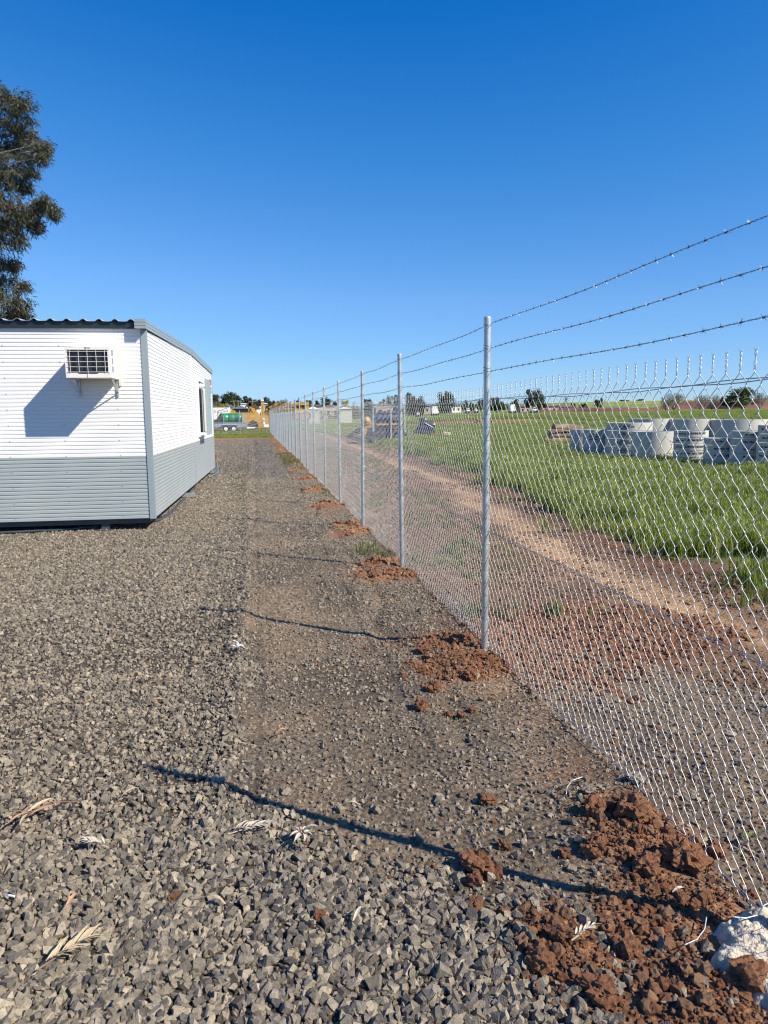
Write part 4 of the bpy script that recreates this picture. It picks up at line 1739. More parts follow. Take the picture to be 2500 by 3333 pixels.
# big gum behind the office
TY = 26.0
gum = empty('gum_tree', (-11.6, TY, Hs(-11.6, TY)), 0, 'tall drooping gum tree behind the site office at far left', 'tree')
gb = np.array([-11.6, TY, 0])
mb = MB()
mb.tube([(0, 0, -.3), (.1, 0, 2), (.4, .1, 5), (.9, .2, 8), (1.6, 0, 11), (2.6, 0, 12.6)], [.42, .36, .30, .22, .13, .05], 12)
mb.build('trunk', MAT['bark'], gum, smooth=True)
clus = [(30, 320, 70), (75, 330, 40), (55, 380, 62), (10, 400, 60), (85, 430, 40), (20, 480, 70), (70, 480, 60), (120, 470, 36), (150, 485, 24), (135, 510, 26), (60, 545, 60), (15, 560, 65), (95, 560, 30), (40, 600, 45), (85, 610, 20),
        (150, 650, 26), (170, 680, 24), (180, 700, 18), (128, 660, 22), (110, 690, 36), (60, 690, 45), (20, 660, 50), (85, 730, 44), (40, 745, 45), (120, 735, 24), (10, 780, 45), (60, 785, 24), (5, 720, 50),
        (15, 850, 48), (45, 870, 26), (30, 920, 55), (70, 930, 24), (20, 980, 55), (70, 985, 30), (55, 1020, 40), (85, 1025, 18), (10, 1030, 50),
        (-60, 300, 80), (-120, 340, 90), (-70, 430, 90), (-170, 450, 100), (-80, 540, 90), (-180, 580, 110), (-60, 640, 80), (-150, 700, 110), (-60, 760, 80), (-160, 830, 110), (-60, 870, 80), (-60, 960, 80), (-170, 960, 110), (-260, 420, 110), (-280, 600, 120), (-280, 780, 120)]
rng = np.random.default_rng(5)
allv = []
lim = MB()
for (cx_, cy_, r_) in clus:
    Yc = TY + rng.uniform(-.9, .9)
    c = P(cx_, cy_, Yc)
    rm = r_ / F_PX * Yc * (.86 if cx_ > 0 else .9)
    n = int(140 + 1050 * rm)
    # sprays of leaves hanging from short twigs
    nt_ = max(4, int(n / 26))
    tw = rng.normal(size=(nt_, 3))
    tw /= np.linalg.norm(tw, axis=1, keepdims=True)
    tw = tw * (rm * rng.random(nt_) ** .5)[:, None] * np.array([1, 1, .85]) + c
    k = rng.integers(0, nt_, n)
    out = tw[k] - c
    out[:, 2] = 0
    out /= np.linalg.norm(out, axis=1, keepdims=True) + 1e-6
    p = tw[k] + rng.normal(size=(n, 3)) * .075
    d = out * rng.uniform(.0, .9, n)[:, None] + rng.normal(size=(n, 3)) * .45 + np.array([0, 0, -.62])
    d /= np.linalg.norm(d, axis=1, keepdims=True)
    s = np.cross(d, rng.normal(size=(n, 3)))
    s /= np.linalg.norm(s, axis=1, keepdims=True)
    ln = rng.uniform(.12, .24, n)[:, None]
    wd = rng.uniform(.011, .018, n)[:, None]
    allv.append(np.stack([p, p + d * ln * .45 + s * wd, p + d * ln, p + d * ln * .45 - s * wd], 1))
    cc = c - gb
    hub = Vector((.4 + .05 * cc[2], .05, max(2.5, cc[2] * .9 - .6)))
    mid = (hub + Vector(cc)) / 2 + Vector((0, 0, .35))
    lim.tube([hub, mid, Vector(cc)], [.045, .025, .008], 5)
    for j in range(0, nt_, 3):
        lim.cyl(Vector(cc), Vector(tw[j] - gb), .006, .003, 3, False)
v_ = np.concatenate(allv).reshape(-1, 3) - gb
leafm = nmat('gum_leaf', (.062, .068, .036), .5, 0, .5, 2.2, spec=.3, transl=.08, dirt=((.12, .065, .04), .7, 1.6))
obj('crown', np_mesh('crown', v_, np.arange(len(v_)).reshape(-1, 4), leafm), gum)
lim.build('limbs', MAT['bark'], gum)


# ------------------------------------------------------------------ concrete rings in the field
def ring_mesh(r, h, th=.07, n=40):
    v = []
    for rad, z in ((r, 0), (r, h - .008), (r - .008, h), (r - th, h), (r - th, 0)):
        for k in range(n):
            v.append((rad * math.cos(2 * math.pi * k / n), rad * math.sin(2 * math.pi * k / n), z))
    f = []
    for i in range(5):
        for k in range(n):
            f.append((i * n + k, i * n + (k + 1) % n, ((i + 1) % 5) * n + (k + 1) % n, ((i + 1) % 5) * n + k))
    me = mesh_from('ring', v, f, MAT['concrete'], False)
    for p in me.polygons:
        p.use_smooth = True
    me.set_sharp_from_angle(angle=math.radians(35))
    return me


TXT = {}


def bent_text(s, size, r, ang, z):
    """letters wrapped on a ring of radius r, centred at azimuth ang"""
    if (s, size) not in TXT:
        TXT[(s, size)] = text_mesh(s, size, size * .03)
    vv, ff = TXT[(s, size)]
    return [((r + .003) * math.cos(ang + p[0] / r), (r + .003) * math.sin(ang + p[0] / r), z + p[1]) for p in vv], ff


def ring(x, y, z, r, h, me, label, texts=(), group='stacked concrete rings'):
    o = empty('concrete_ring', (x, y, z), 0, label, 'concrete ring', group)
    obj('ring', me, o)
    face = math.atan2(-y, -x)
    mb = MB()
    for s, size, da, tz in texts:
        mb.add(*bent_text(s, size, r, face + da, tz))
    if texts:
        mb.build('lettering', MAT['ink'], o)
    mb = MB()
    if h > .5:
        a = face + .75
        d = Vector((math.cos(a), math.sin(a), 0))
        mb.cyl(d * (r - .004) + Vector((0, 0, h * .72)), d * (r + .002) + Vector((0, 0, h * .72)), .03, n=10)
        mb.build('lifting_hole', MAT['black'], o)
    return o


def place(pxc, dist_y, dia_px):
    q = P(pxc, 1345, dist_y)
    rr_ = dia_px / 2 / F_PX * math.hypot(q[0], dist_y) * .985
    return q[0], dist_y, Hs(q[0], dist_y), rr_


ORD = ['top', 'second', 'third', 'fourth', 'fifth', 'bottom']
stacks = [
    (2048, 25.0, 139, .285, 5, 'wide lettered stack left of the tall single ring', [('Envirociv', .085, -.15, .20), ('ASEWMUR200P', .085, -.15, .13), ('Max Mass', .07, -.2, .065)]),
    (2253, 20.6, 98, .203, 6, 'middle stack lettered along every ring', [('Envirociv', .075, -.62, .10), ('ASEWMUR200P', .085, .30, .11)]),
    (2347, 19.2, 87, .205, 5, 'short stack lettered Max Mass 240kg', [('Max Mass 240kg', .075, .30, .10)]),
    (2437, 18.4, 91, .205, 6, 'tall narrow stack lettered Max Mass 240kg', [('Max Mass 240kg', .075, .35, .10)]),
    (2545, 17.3, 120, .235, 6, 'stack cut by the right picture edge', [('Max Mass 400kg', .08, -.45, .12)]),
]
for pxc, yy, dpx, h, n, what, tx in stacks:
    x, y, z, r_ = place(pxc, yy, dpx)
    me = ring_mesh(r_, h - .012, .06)
    for k in range(n):
        od = ORD[n - 1 - k] if k else 'bottom'
        o = ring(x + random.uniform(-.012, .012), y + random.uniform(-.012, .012), z - .03 + k * h, r_, h, me,
                 'pale concrete ring, %s of the %s' % (od, what), tx)
        o.rotation_euler[2] = random.uniform(-.08, .08)
for pxc, yy, dpx, h, what, tx in (
        (1895, 27.6, 70, 1.12, 'half height concrete ring at the left end of the group', [('Envirociv', .08, .1, .95), ('ASEWM200P', .08, .1, .86)]),
        (1940, 26.4, 78, 1.13, 'half height lettered ring second from the left', [('Envirociv', .08, -.1, .95), ('ASEWM200P', .08, -.1, .86), ('Max Mass', .07, -.15, .76)]),
        (2133, 22.3, 136, 1.13, 'smooth plain concrete ring standing front centre', []),
        (2120, 29.0, 130, 1.50, 'shaded tall ring behind the plain front ring', []),
        (2247, 28.2, 140, 1.48, 'tall pale ring behind the middle stack', []),
        (2400, 27.2, 164, 1.45, 'widest tall ring behind the two Max Mass stacks', [])):
    x, y, z, r_ = place(pxc, yy, dpx)
    ring(x, y, z - .03, r_, h, ring_mesh(r_, h, .09, 56), what, tx, 'large single concrete rings')


# logs
def log_thing(a, b_, r, label, seed):
    rg = random.Random(seed)
    a = Vector(a)
    b_ = Vector(b_)
    o = empty('log', a, 0, label, 'log', 'logs piled in the field')
    pts_ = [(b_ - a) * t_ + Vector((0, rg.uniform(-.03, .03), rg.uniform(-.02, .02))) for t_ in np.linspace(0, 1, 6)]
    mb = MB()
    mb.tube(pts_, [r * rg.uniform(.88, 1.1) for _ in pts_], 12, False)
    mb.build('bark', MAT['log'], o, smooth=True)
    for p, s in ((pts_[0], -1), (pts_[-1], 1)):
        mb = MB()
        d = (b_ - a).normalized() * s
        mb.cyl(p - d * .02, p + d * .004, r * .93, n=12)
        mb.build('cut_end', MAT['logend'], o)
    return o


LY = 37.0


def lp(px, py):
    return P(px, py, LY)


zg = Hs(lp(1830, 1420)[0], LY)
log_thing(lp(1768, 1432) * [1, 1, 0] + [0, 0, zg + .22], lp(1882, 1430) * [1, 1, 0] + [0, .3, zg + .22], .22, 'dark reddish log at the bottom of the pile', 1)
log_thing(lp(1762, 1432) * [1, 1, 0] + [0, -.5, zg + .18], lp(1830, 1430) * [1, 1, 0] + [0, -.2, zg + .18], .18, 'short blackened log low at the pile front', 2)
log_thing(lp(1790, 1405) * [1, 1, 0] + [0, .1, zg + .60], lp(1884, 1405) * [1, 1, 0] + [0, .4, zg + .58], .19, 'grey weathered log in the middle of the pile', 3)
log_thing(lp(1776, 1400) * [1, 1, 0] + [0, -.3, zg + .86], lp(1860, 1396) * [1, 1, 0] + [0, .1, zg + .80], .06, 'thin pole lying on the log pile', 4)
log_thing(lp(1808, 1380) * [1, 1, 0] + [0, .15, zg + .98], lp(1905, 1384) * [1, 1, 0] + [0, .5, zg + .92], .21, 'thick brown log on top of the pile', 5)

# red earth bank behind the field
n_ = 160
vv = []
qq = []
for i in range(n_ + 1):
    px = 1700 + i * 7.0
    Y = 200 + 6 * math.sin(i * .11)
    q = P(px, 1340, Y)
    hb = .7 + 1.5 * float(sst(2080, 2300, px)) + .9 * (float(vn(np.array([i * .13]), np.array([1.0]), 55)[0]) - .5)
    hb *= float(sst(1700, 1800, px))
    for k, (dy, hh) in enumerate(((-7, -.5), (-4, .55), (-1.5, .95), (1, 1.0), (5, .6), (9, -.5))):
        x = q[0]
        wob = float(vn(np.array([i * .5 + k * 3.1]), np.array([k * 1.7]), 57)[0]) - .5
        vv.append((x, Y + dy + wob * 1.5, Hs(x, Y + dy) + (hb * hh + wob * .35 if hh > 0 else -.3)))
for i in range(n_):
    for k in range(5):
        qq.append((i * 6 + k, (i + 1) * 6 + k, (i + 1) * 6 + k + 1, i * 6 + k + 1))
bank = nmat('red_earth', (.15, .062, .038), .95, 0, .3, .5, bump=.6, bs=2)
tag(obj('earth_bank', np_mesh('earth_bank', vv, qq, bank, True)), kind='structure')


# ------------------------------------------------------------------ houses and vehicles beyond
def house(px0, px1, pyeave, pyridge, Y, wall, roof, label, depth=9.0, name='house', hip=.28, wins=True):
    a = P(px0, pyeave, Y)
    b_ = P(px1, pyeave, Y)
    w = b_[0] - a[0]
    cx_ = (a[0] + b_[0]) / 2
    zg_ = Hs(cx_, Y) - .3
    ze = a[2]
    zr = P(px0, pyridge, Y)[2]
    if ze - zg_ < 2.2:
        zg_ = ze - 2.4
    o = empty(name, (cx_, Y + depth / 2, zg_), 0, label, 'house', 'houses beyond the field')
    mb = MB()
    mb.box((0, 0, (ze - zg_) / 2), (w * .92, depth * .92, ze - zg_))
    wl = mb.build('wall', MAT[wall], o)
    e = ze - zg_ - .02
    r_ = zr - zg_
    mb = MB()
    hw, hd = w / 2, depth / 2
    k = min(hw * .95, hw * hip * 2)
    mb.add([(-hw, -hd, e), (hw, -hd, e), (hw, hd, e), (-hw, hd, e), (-hw + k, 0, r_), (hw - k, 0, r_)],
           [(0, 1, 5, 4), (1, 2, 5), (2, 3, 4, 5), (3, 0, 4), (3, 2, 1, 0)])
    mb.build('roof', MAT[roof], o)
    nwin = max(2, int(w / 3.2))
    for i in range(nwin if wins else 0):
        x = -w * .46 + (i + .5) * w * .92 / nwin
        mb = MB()
        mb.box((x, -depth * .46 - .02, e * .55), (min(1.3, w / nwin * .32), .05, e * .3))
        mb.build('window', MAT['darkwin'], o)
    return o


house(*[z1(408)[0], z1(715)[0]], z1(0, 500)[1], z1(0, 443)[1], 190, 'darkwin', 'roofgrey', 'grey hip roofed shelter behind the green tank', 6, 'house', .46, False)
house(z1(560)[0], z1(700)[0], z1(0, 412)[1], z1(0, 398)[1], 300, 'paper', 'roofwhite', 'low white house on the hill below the gums')
house(z1(330)[0], z1(440)[0], z1(0, 470)[1], z1(0, 432)[1], 240, 'brick', 'roofgrey', 'small grey roofed house above the white truck')
house(z1(930)[0], z1(1070)[0], z1(0, 412)[1], z1(0, 394)[1], 300, 'brick', 'roofwhite', 'pale roofed house beneath the lone rounded gum')
house(z1(850)[0], z1(950)[0], z1(0, 480)[1], z1(0, 452)[1], 200, 'paper', 'roofwhite', 'white shed right of the raised boom')
house(z2(800)[0], z2(960)[0], z2(0, 455)[1], z2(0, 432)[1], 230, 'brick', 'rooftile', 'tan house with brown roof right of the yellow cab')
house(z2(970)[0], z2(1250)[0], z2(0, 470)[1], z2(0, 428)[1], 235, 'brick', 'rooftile', 'long brown roofed house behind middle fence posts')
house(z2(675)[0], z2(895)[0], z2(0, 505)[1], z2(0, 455)[1], 150, 'concrete', 'roofwhite', 'white hip roofed shelter right of the yellow cab', 7, 'house', .46, False)
house(z2(1250)[0], z2(1480)[0], z2(0, 500)[1], z2(0, 470)[1], 170, 'concrete', 'roofwhite', 'white shelter roof right of the fourth fence post', 7, 'house', .4, False)
house(z3(560)[0], z3(900)[0], z3(0, 330)[1], z3(0, 290)[1], 215, 'brick', 'rooftile', 'brown roofed house behind the second fence post')
house(z4(330)[0], z4(570)[0], z4(0, 335)[1], z4(0, 300)[1], 225, 'brick', 'roofgrey', 'grey roofed house left of the domed tree')
house(z4(830)[0], z4(1010)[0], z4(0, 330)[1], z4(0, 300)[1], 220, 'paper', 'roofgrey', 'pale house right of the domed tree')
house(z8(445)[0], z8(560)[0], z8(0, 275)[1], z8(0, 252)[1], 205, 'brick', 'rooftile', 'brown roofed house left of the spreading tree')
house(z8(680)[0], z8(870)[0], z8(0, 272)[1], z8(0, 246)[1], 210, 'brick', 'rooftile', 'brown roofed house right of the spreading tree')
house(z8(885)[0], z8(1040)[0], z8(0, 278)[1], z8(0, 254)[1], 212, 'brick', 'rooftile', 'low brown house under the palm tree')


def van(px0, px1, Y, hgt, label, boxy=True):
    a = P(px0, 1330, Y)
    b_ = P(px1, 1330, Y)
    L_ = b_[0] - a[0]
    x = (a[0] + b_[0]) / 2
    o = empty('parked_truck' if boxy else 'parked_car', (x, Y, Hs(x, Y)), 0, label, 'truck' if boxy else 'car', 'vehicles parked beyond the field')
    mb = MB()
    if boxy:
        mb.box((-L_ * .12, 0, hgt * .58), (L_ * .74, 2.1, hgt * .78))
        mb.box((L_ * .37, 0, hgt * .42), (L_ * .24, 1.9, hgt * .55))
    else:
        mb.box((0, 0, hgt * .42), (L_, 1.7, hgt * .45))
        mb.add([(-L_ * .3, -.75, hgt * .63), (L_ * .3, -.75, hgt * .63), (L_ * .3, .75, hgt * .63), (-L_ * .3, .75, hgt * .63),
                (-L_ * .2, -.65, hgt), (L_ * .18, -.65, hgt), (L_ * .18, .65, hgt), (-L_ * .2, .65, hgt)],
               [(0, 1, 5, 4), (1, 2, 6, 5), (2, 3, 7, 6), (3, 0, 4, 7), (4, 5, 6, 7)])
    mb.build('body', MAT['paper'], o)
    mb = MB()
    if boxy:
        mb.box((L_ * .40, -.96, hgt * .55), (L_ * .14, .02, hgt * .2))
    else:
        mb.box((0, -.72, hgt * .8), (L_ * .4, .06, hgt * .2))
    mb.build('window', MAT['darkwin'], o)
    for sx in (-.32, .32):
        for sy in (-.85, .85):
            mb = MB()
            mb.cyl((sx * L_, sy - .1, .35), (sx * L_, sy + .1, .35), .36, n=12)
            mb.build('wheel', MAT['tyre'], o)


van(z4(465)[0], z4(592)[0], 200, 2.6, 'white box truck parked left of the domed tree')
van(z4(190)[0], z4(250)[0], 195, 1.4, 'small white car parked near the second post', False)
van(z4(1085)[0], z4(1150)[0], 200, 1.5, 'white car parked right of the domed tree', False)
van(z4(1240)[0], z4(1285)[0], 200, 1.5, 'white car parked closest to the nearest post', False)
van(z8(325)[0], z8(385)[0], 190, 2.4, 'white box truck parked right of the nearest post')
van(z8(565)[0], z8(615)[0], 190, 1.5, 'white car parked under the spreading tree', False)


# ------------------------------------------------------------------ plant yard
def wheel(parent, x, y, r, w, rim='rim'):
    wo_ = MB()
    n = 18
    prof_ = [(r * .62, -w / 2), (r * .93, -w / 2), (r, -w * .3), (r, w * .3), (r * .93, w / 2), (r * .62, w / 2)]
    v = []
    f = []
    for pr, py in prof_:
        for k in range(n):
            v.append((pr * math.cos(2 * math.pi * k / n), py, pr * math.sin(2 * math.pi * k / n)))
    for i in range(len(prof_)):
        for k in range(n):
            j = (i + 1) % len(prof_)
            f.append((i * n + k, i * n + (k + 1) % n, j * n + (k + 1) % n, j * n + k))
    wo_.add(v, f)
    o = wo_.build('wheel', MAT['tyre'], parent, (x, y, r))
    mb = MB()
    mb.cyl((0, -w * .42, 0), (0, w * .42, 0), r * .63, n=16)
    mb.cyl((0, -w * .47, 0), (0, -w * .42, 0), r * .2, n=10)
    mb.build('rim', MAT[rim], o)
    return o


tr = empty('tank_trailer', (-2.62, 87.3, Hs(-2.6, 87)), 0, 'galvanised tandem axle trailer carrying a long green tank', 'trailer')
mb = MB()
for (c, s_) in (((-.1, -.85, .78), (3.7, .04, .52)), ((-.1, .85, .78), (3.7, .04, .52)), ((-1.95, 0, .78), (.04, 1.7, .52)), ((1.75, 0, .78), (.04, 1.7, .52)), ((-.1, 0, .55), (3.7, 1.66, .05))):
    mb.box(c, s_)
for k in range(9):
    mb.box((-1.8 + k * .43, -.885, .78), (.05, .03, .5))
mb.box((-.1, -.90, 1.045), (3.76, .06, .05))
mb.build('tub', MAT['galv'], tr)
mb = MB()
mb.bar((1.75, -.4, .5), (2.9, 0, .45), .08)
mb.bar((1.75, .4, .5), (2.9, 0, .45), .08)
mb.build('drawbar', MAT['galv'], tr)
mb = MB()
mb.box((2.2, -.3, .42), (.9, .5, .14))
mb.build('step_board', MAT['paper'], tr)
for x in (-.62, .28):
    for y in (-1.0, 1.0):
        wheel(tr, x, y, .36, .24)
mb = MB()
mb.box((-.17, -1.0, .80), (1.75, .28, .04))
mb.build('mudguard', MAT['galv'], tr)
for z_, ang in ((0, 0),):
    mb = MB()
    prof_ = [(-1.22, .10), (-1.22, .50), (-1.12, .585), (-.4, .60), (-.38, .575), (-.34, .60), (.34, .60), (.38, .575), (.42, .60), (1.12, .585), (1.22, .5), (1.22, .1)]
    n = 24
    v = []
    f = []
    for x, r_ in prof_:
        for k in range(n):
            v.append((x + .0, r_ * math.cos(2 * math.pi * k / n), 1.55 + r_ * .98 * math.sin(2 * math.pi * k / n)))
    for i in range(len(prof_) - 1):
        for k in range(n):
            f.append((i * n + k, i * n + (k + 1) % n, (i + 1) * n + (k + 1) % n, (i + 1) * n + k))
    f += [tuple(range(n)), tuple(range((len(prof_) - 1) * n, len(prof_) * n))]
    mb.add(v, f)
    mb.build('tank', MAT['tank'], tr, smooth=True)
for x in (-.85, .88):
    mb = MB()
    mb.box((x, -.72, 1.45), (.07, .05, .85))
    mb.build('tank_strap', MAT['galv'] if x < 0 else MAT['blue'], tr)
mb = MB()
mb.add([(-1.95, -.8, 1.05), (-1.95, .8, 1.05), (-1.15, .7, 2.2), (-1.15, -.7, 2.2), (-1.15, -.8, 1.05), (-1.15, .8, 1.05)], [(0, 1, 2, 3), (0, 3, 4), (1, 5, 2), (0, 4, 5, 1), (3, 2, 5, 4)])
mb.build('shade_net', MAT['tarp'], tr)
mb = MB()
for x in (1.3, 1.7):
    mb.box((x, -.6, 1.5), (.07, .07, 1.1))
for k in range(7):
    mb.box((1.5, -.6, 1.05 + k * .15), (.34, .05, .05))
mb.build('ladder_rack', MAT['galv'], tr)

# long low yellow machine behind the trailer, boom raised
YM = 96.0
g0 = Hs(-1.5, YM)


def m_(px, py, dy=0.0):
    q = P(px, py, YM)
    return Vector((q[0], YM + dy, q[2]))


lo_ = empty('earthmover', (-1.4, YM, g0), 0, 'long ochre yellow earthmover with raised rusty boom behind the trailer', 'machine')
inv_ = lambda v: Vector(v) - Vector((-1.4, YM, g0))


def poly(mb, pts_, y0_, y1_):
    n = len(pts_)
    v = [inv_((p.x, YM + y0_, p.z)) for p in pts_] + [inv_((p.x, YM + y1_, p.z)) for p in pts_]
    f = [tuple(range(n)), tuple(range(n, 2 * n))[::-1]] + [(i, n + i, n + (i + 1) % n, (i + 1) % n) for i in range(n)]
    mb.add(v, f)


Z = lambda a, b_: m_(*z1(a, b_))
mb = MB()
poly(mb, [Z(330, 600), Z(340, 578), Z(820, 578), Z(900, 620), Z(960, 700), Z(960, 800), Z(600, 800), Z(340, 790)], -.8, .8)
mb.build('body', MAT['yellow'], lo_)
mb = MB()
poly(mb, [Z(372, 592), Z(392, 545), Z(415, 518), Z(455, 522), Z(480, 560), Z(490, 588)], -.7, .7)
mb.build('engine_cover', MAT['yellow'], lo_)
mb = MB()
poly(mb, [Z(490, 590), Z(490, 570), Z(720, 568), Z(720, 590)], -.5, .5)
mb.build('deck_rail', MAT['yellow'], lo_)
mb = MB()
for a, b_ in ((Z(155, 660), Z(155, 550)), (Z(180, 660), Z(180, 545)), (Z(155, 550), Z(320, 485)), (Z(320, 485), Z(335, 560))):
    mb.bar(inv_(a), inv_(b_), .05)
mb.build('handrail', MAT['rust'], lo_)
mb = MB()
poly(mb, [Z(75, 760), Z(90, 700), Z(170, 680), Z(180, 640), Z(250, 620), Z(250, 790), Z(80, 790)], -.6, .6)
mb.build('blade', MAT['rust'], lo_)
for a in (420, 800):
    q = inv_(Z(a, 780))
    wheel(lo_, q.x, -.9, .62, .5, 'rust')
    wheel(lo_, q.x, .9, .62, .5, 'rust')
mb = MB()
mb.bar(inv_(Z(745, 440)), inv_(Z(835, 560)), .35, .42)
mb.bar(inv_(Z(835, 555)), inv_(Z(905, 640)), .35, .34)
mb.build('lower_boom', MAT['yellow'], lo_)
mb = MB()
mb.bar(inv_(Z(715, 415)), inv_(Z(905, 490)), .4, .42)
mb.bar(inv_(Z(690, 470)), inv_(Z(745, 400)), .4, .5)
mb.bar(inv_(Z(720, 575)), inv_(Z(760, 500)), .2, .2)
mb.build('upper_boom', MAT['rust'], lo_)
mb = MB()
mb.bar(inv_(Z(800, 520)), inv_(Z(900, 495)), .14, .16)
mb.bar(inv_(Z(770, 545)), inv_(Z(740, 600)), .14, .16)
mb.build('hydraulic_ram', MAT['yellow'], lo_)

mast = empty('drill_mast', tuple(m_(*z1(968, 700), 2.0)), 0, 'slender upright twin yellow mast standing between the machines', 'machine')
mo = Vector(mast.location)
mb = MB()
for a in (950, 986):
    p0 = m_(*z1(a, 660), 2.0)
    p1 = m_(*z1(968 + (a - 968) * .55, 350), 2.0)
    mb.bar(p0 - mo, p1 - mo, .12, .14)
mb.build('rail', MAT['yellow'], mast)
mb = MB()
for k in range(9):
    z_ = 640 - k * 32
    mb.bar(m_(*z1(952, z_), 2.0) - mo, m_(*z1(984, z_ - 14), 2.0) - mo, .05)
mb.build('lacing', MAT['rust'], mast)
mb = MB()
mb.box(m_(*z1(968, 343), 2.0) - mo, (.32, .3, .22))
mb.build('head_block', MAT['paper'], mast)
mb = MB()
mb.box(m_(*z1(968, 690), 2.0) - mo + Vector((0, 0, -.3)), (1.6, 1.4, 1.6))
mb.build('base', MAT['yellow'], mast)

beams = empty('conveyor_frames', tuple(m_(*z1(1150, 700), 3.0)), 0, 'tangled heap of yellow conveyor frames beyond the fence posts', 'machine frames')
bo = Vector(beams.location)
rb = random.Random(3)
for k in range(13):
    a = m_(*z1(1000 + rb.uniform(0, 120), 500 + rb.uniform(-20, 160)), 3 + rb.uniform(-1, 1))
    b_ = m_(*z1(1180 + rb.uniform(0, 330), 385 + rb.uniform(0, 60)), 3 + rb.uniform(-1, 1))
    mb = MB()
    off = Vector((0, 0, .28))
    w = .05
    mb.bar(a - bo, b_ - bo, w)
    mb.bar(a - bo + off, b_ - bo + off, w)
    for j in range(8):
        t0, t1 = j / 8, (j + 1) / 8
        mb.bar(a.lerp(b_, t0) - bo, a.lerp(b_, t1) - bo + off, .03)
    mb.build('frame', MAT['yellow'] if k % 4 else MAT['rust'], beams)
for k in range(9):
    a = m_(*z1(1020 + k * 62, 640), 3 + rb.uniform(-1, 1))
    b_ = m_(*z1(1030 + k * 62, 455 + rb.uniform(-30, 30)), 3)
    mb = MB()
    mb.bar(a - bo - Vector((0, 0, .9)), b_ - bo, .11)
    mb.build('leg', MAT['yellow'] if k % 3 else MAT['rust'], beams)
mb = MB()
for (a0, b0, a1, b1) in ((1095, 470, 1600, 440), (1095, 505, 1620, 492), (1300, 408, 1640, 402)):
    mb.bar(m_(*z1(a0, b0), 3) - bo, m_(*z1(a1, b1), 3) - bo, .3, .16)
mb.build('side_rail', MAT['yellow'], beams)

cb = empty('yellow_loader', tuple(m_(*z2(565, 640), 1.0)), 0, 'yellow loader with square dark cab beyond the fence', 'machine')
co = Vector(cb.location)
R2 = lambda a, b_, dy=1.0: m_(*z2(a, b_), dy) - co
mb = MB()
for a in (475, 560, 665):
    mb.bar(R2(a, 545, .3), R2(a, 415, .3), .16)
    mb.bar(R2(a, 545, 1.9), R2(a, 415, 1.9), .16)
mb.box((R2(455, 408) + R2(685, 408)) / 2, (R2(685, 0).x - R2(455, 0).x, 2.0, .42))
mb.box((R2(630, 450) + R2(690, 450)) / 2 + Vector((0, 0, -.5)), (.5, 1.9, 1.9))
mb.build('cab_frame', MAT['yellow'], cb)
mb = MB()
mb.box((R2(485, 490) + R2(630, 490)) / 2, (R2(630, 0).x - R2(485, 0).x, 1.4, 1.6))
mb.build('cab_interior', MAT['black'], cb)
mb = MB()
mb.box((R2(420, 590) + R2(700, 590)) / 2, (R2(700, 0).x - R2(420, 0).x, 2.0, 1.3))
mb.build('body', MAT['yellow'], cb)
mb = MB()
mb.cyl(R2(580, 400), R2(580, 372), .09, n=8)
mb.build('exhaust', MAT['rust'], cb)
for a in (455, 660):
    q = R2(a, 640)
    w_ = wheel(cb, q.x, -.2, .6, .5, 'yellow')
    w_.location.z = q.z + .1

# white truck body with lettering, left of the machines
YT = 118.0
a = P(560, z1(0, 476)[1], YT)
b_ = P(z1(388)[0], z1(0, 640)[1], YT)
gz = Hs(-4, YT)
tk = empty('box_truck', ((a[0] + b_[0]) / 2, YT, gz), 0, 'long white truck body with faint script beyond the far fence', 'truck')
w_ = b_[0] - a[0]
z0_, z1_ = 1.0, a[2] - gz
mb = MB()
mb.add([(-w_ / 2, -1.2, z0_), (w_ / 2 - .25, -1.2, z0_), (w_ / 2, -1.2, z0_ + .6), (w_ / 2, -1.2, z1_ - .35), (w_ / 2 - .05, -1.2, z1_), (-w_ / 2, -1.2, z1_),
        (-w_ / 2, 1.2, z0_), (w_ / 2 - .25, 1.2, z0_), (w_ / 2, 1.2, z0_ + .6), (w_ / 2, 1.2, z1_ - .35), (w_ / 2 - .05, 1.2, z1_), (-w_ / 2, 1.2, z1_)],
       [(5, 4, 3, 2, 1, 0), (6, 7, 8, 9, 10, 11)] + [(i, (i + 1) % 6, 6 + (i + 1) % 6, 6 + i) for i in range(6)])
mb.build('body', MAT['paper'], tk)
mb = MB()
mb.box((0, -1.21, z1_ - .04), (w_ - .2, .03, .09))
mb.build('top_rail', MAT['galv'], tk)
vv, ff = text_mesh('ACE.COM', .62, .0)
tq = P(z1(165)[0], z1(0, 552)[1], YT)
vv = [(p[0] * 1.1 + p[1] * .2 + tq[0] - tk.location.x, -1.22, p[1] * .8 + tq[2] - gz) for p in vv]
obj('lettering', mesh_from('lettering', vv, ff, nmat('faded_grey_print', (.35, .36, .38), .6)), tk)
for x in (-w_ * .3, -w_ * .2, w_ * .3):
    wheel(tk, x, -1.0, .5, .3)
    wheel(tk, x, 1.0, .5, .3)

# power poles on the hill
for (pa, pt, pbm, lab) in ((450, 348, 470, 'left timber power pole with crossarm on the hill'), (522, 345, 450, 'right timber power pole with crossarm on the hill'), (785, 352, 395, 'small distant power pole above the raised boom')):
    q = P(*z1(pa, pt), 215)
    zg_ = Hs(q[0], 215)
    o = empty('power_pole', (q[0], 215, zg_), 0, lab, 'power pole', 'power poles on the hill')
    mb = MB()
    mb.cyl((0, 0, -.3), (0, 0, q[2] - zg_), .14, .10, 8)
    mb.build('pole', MAT['bark'], o)
    mb = MB()
    mb.box((0, -.1, q[2] - zg_ - .3), (2.2, .12, .14))
    mb.build('crossarm', MAT['bark'], o)

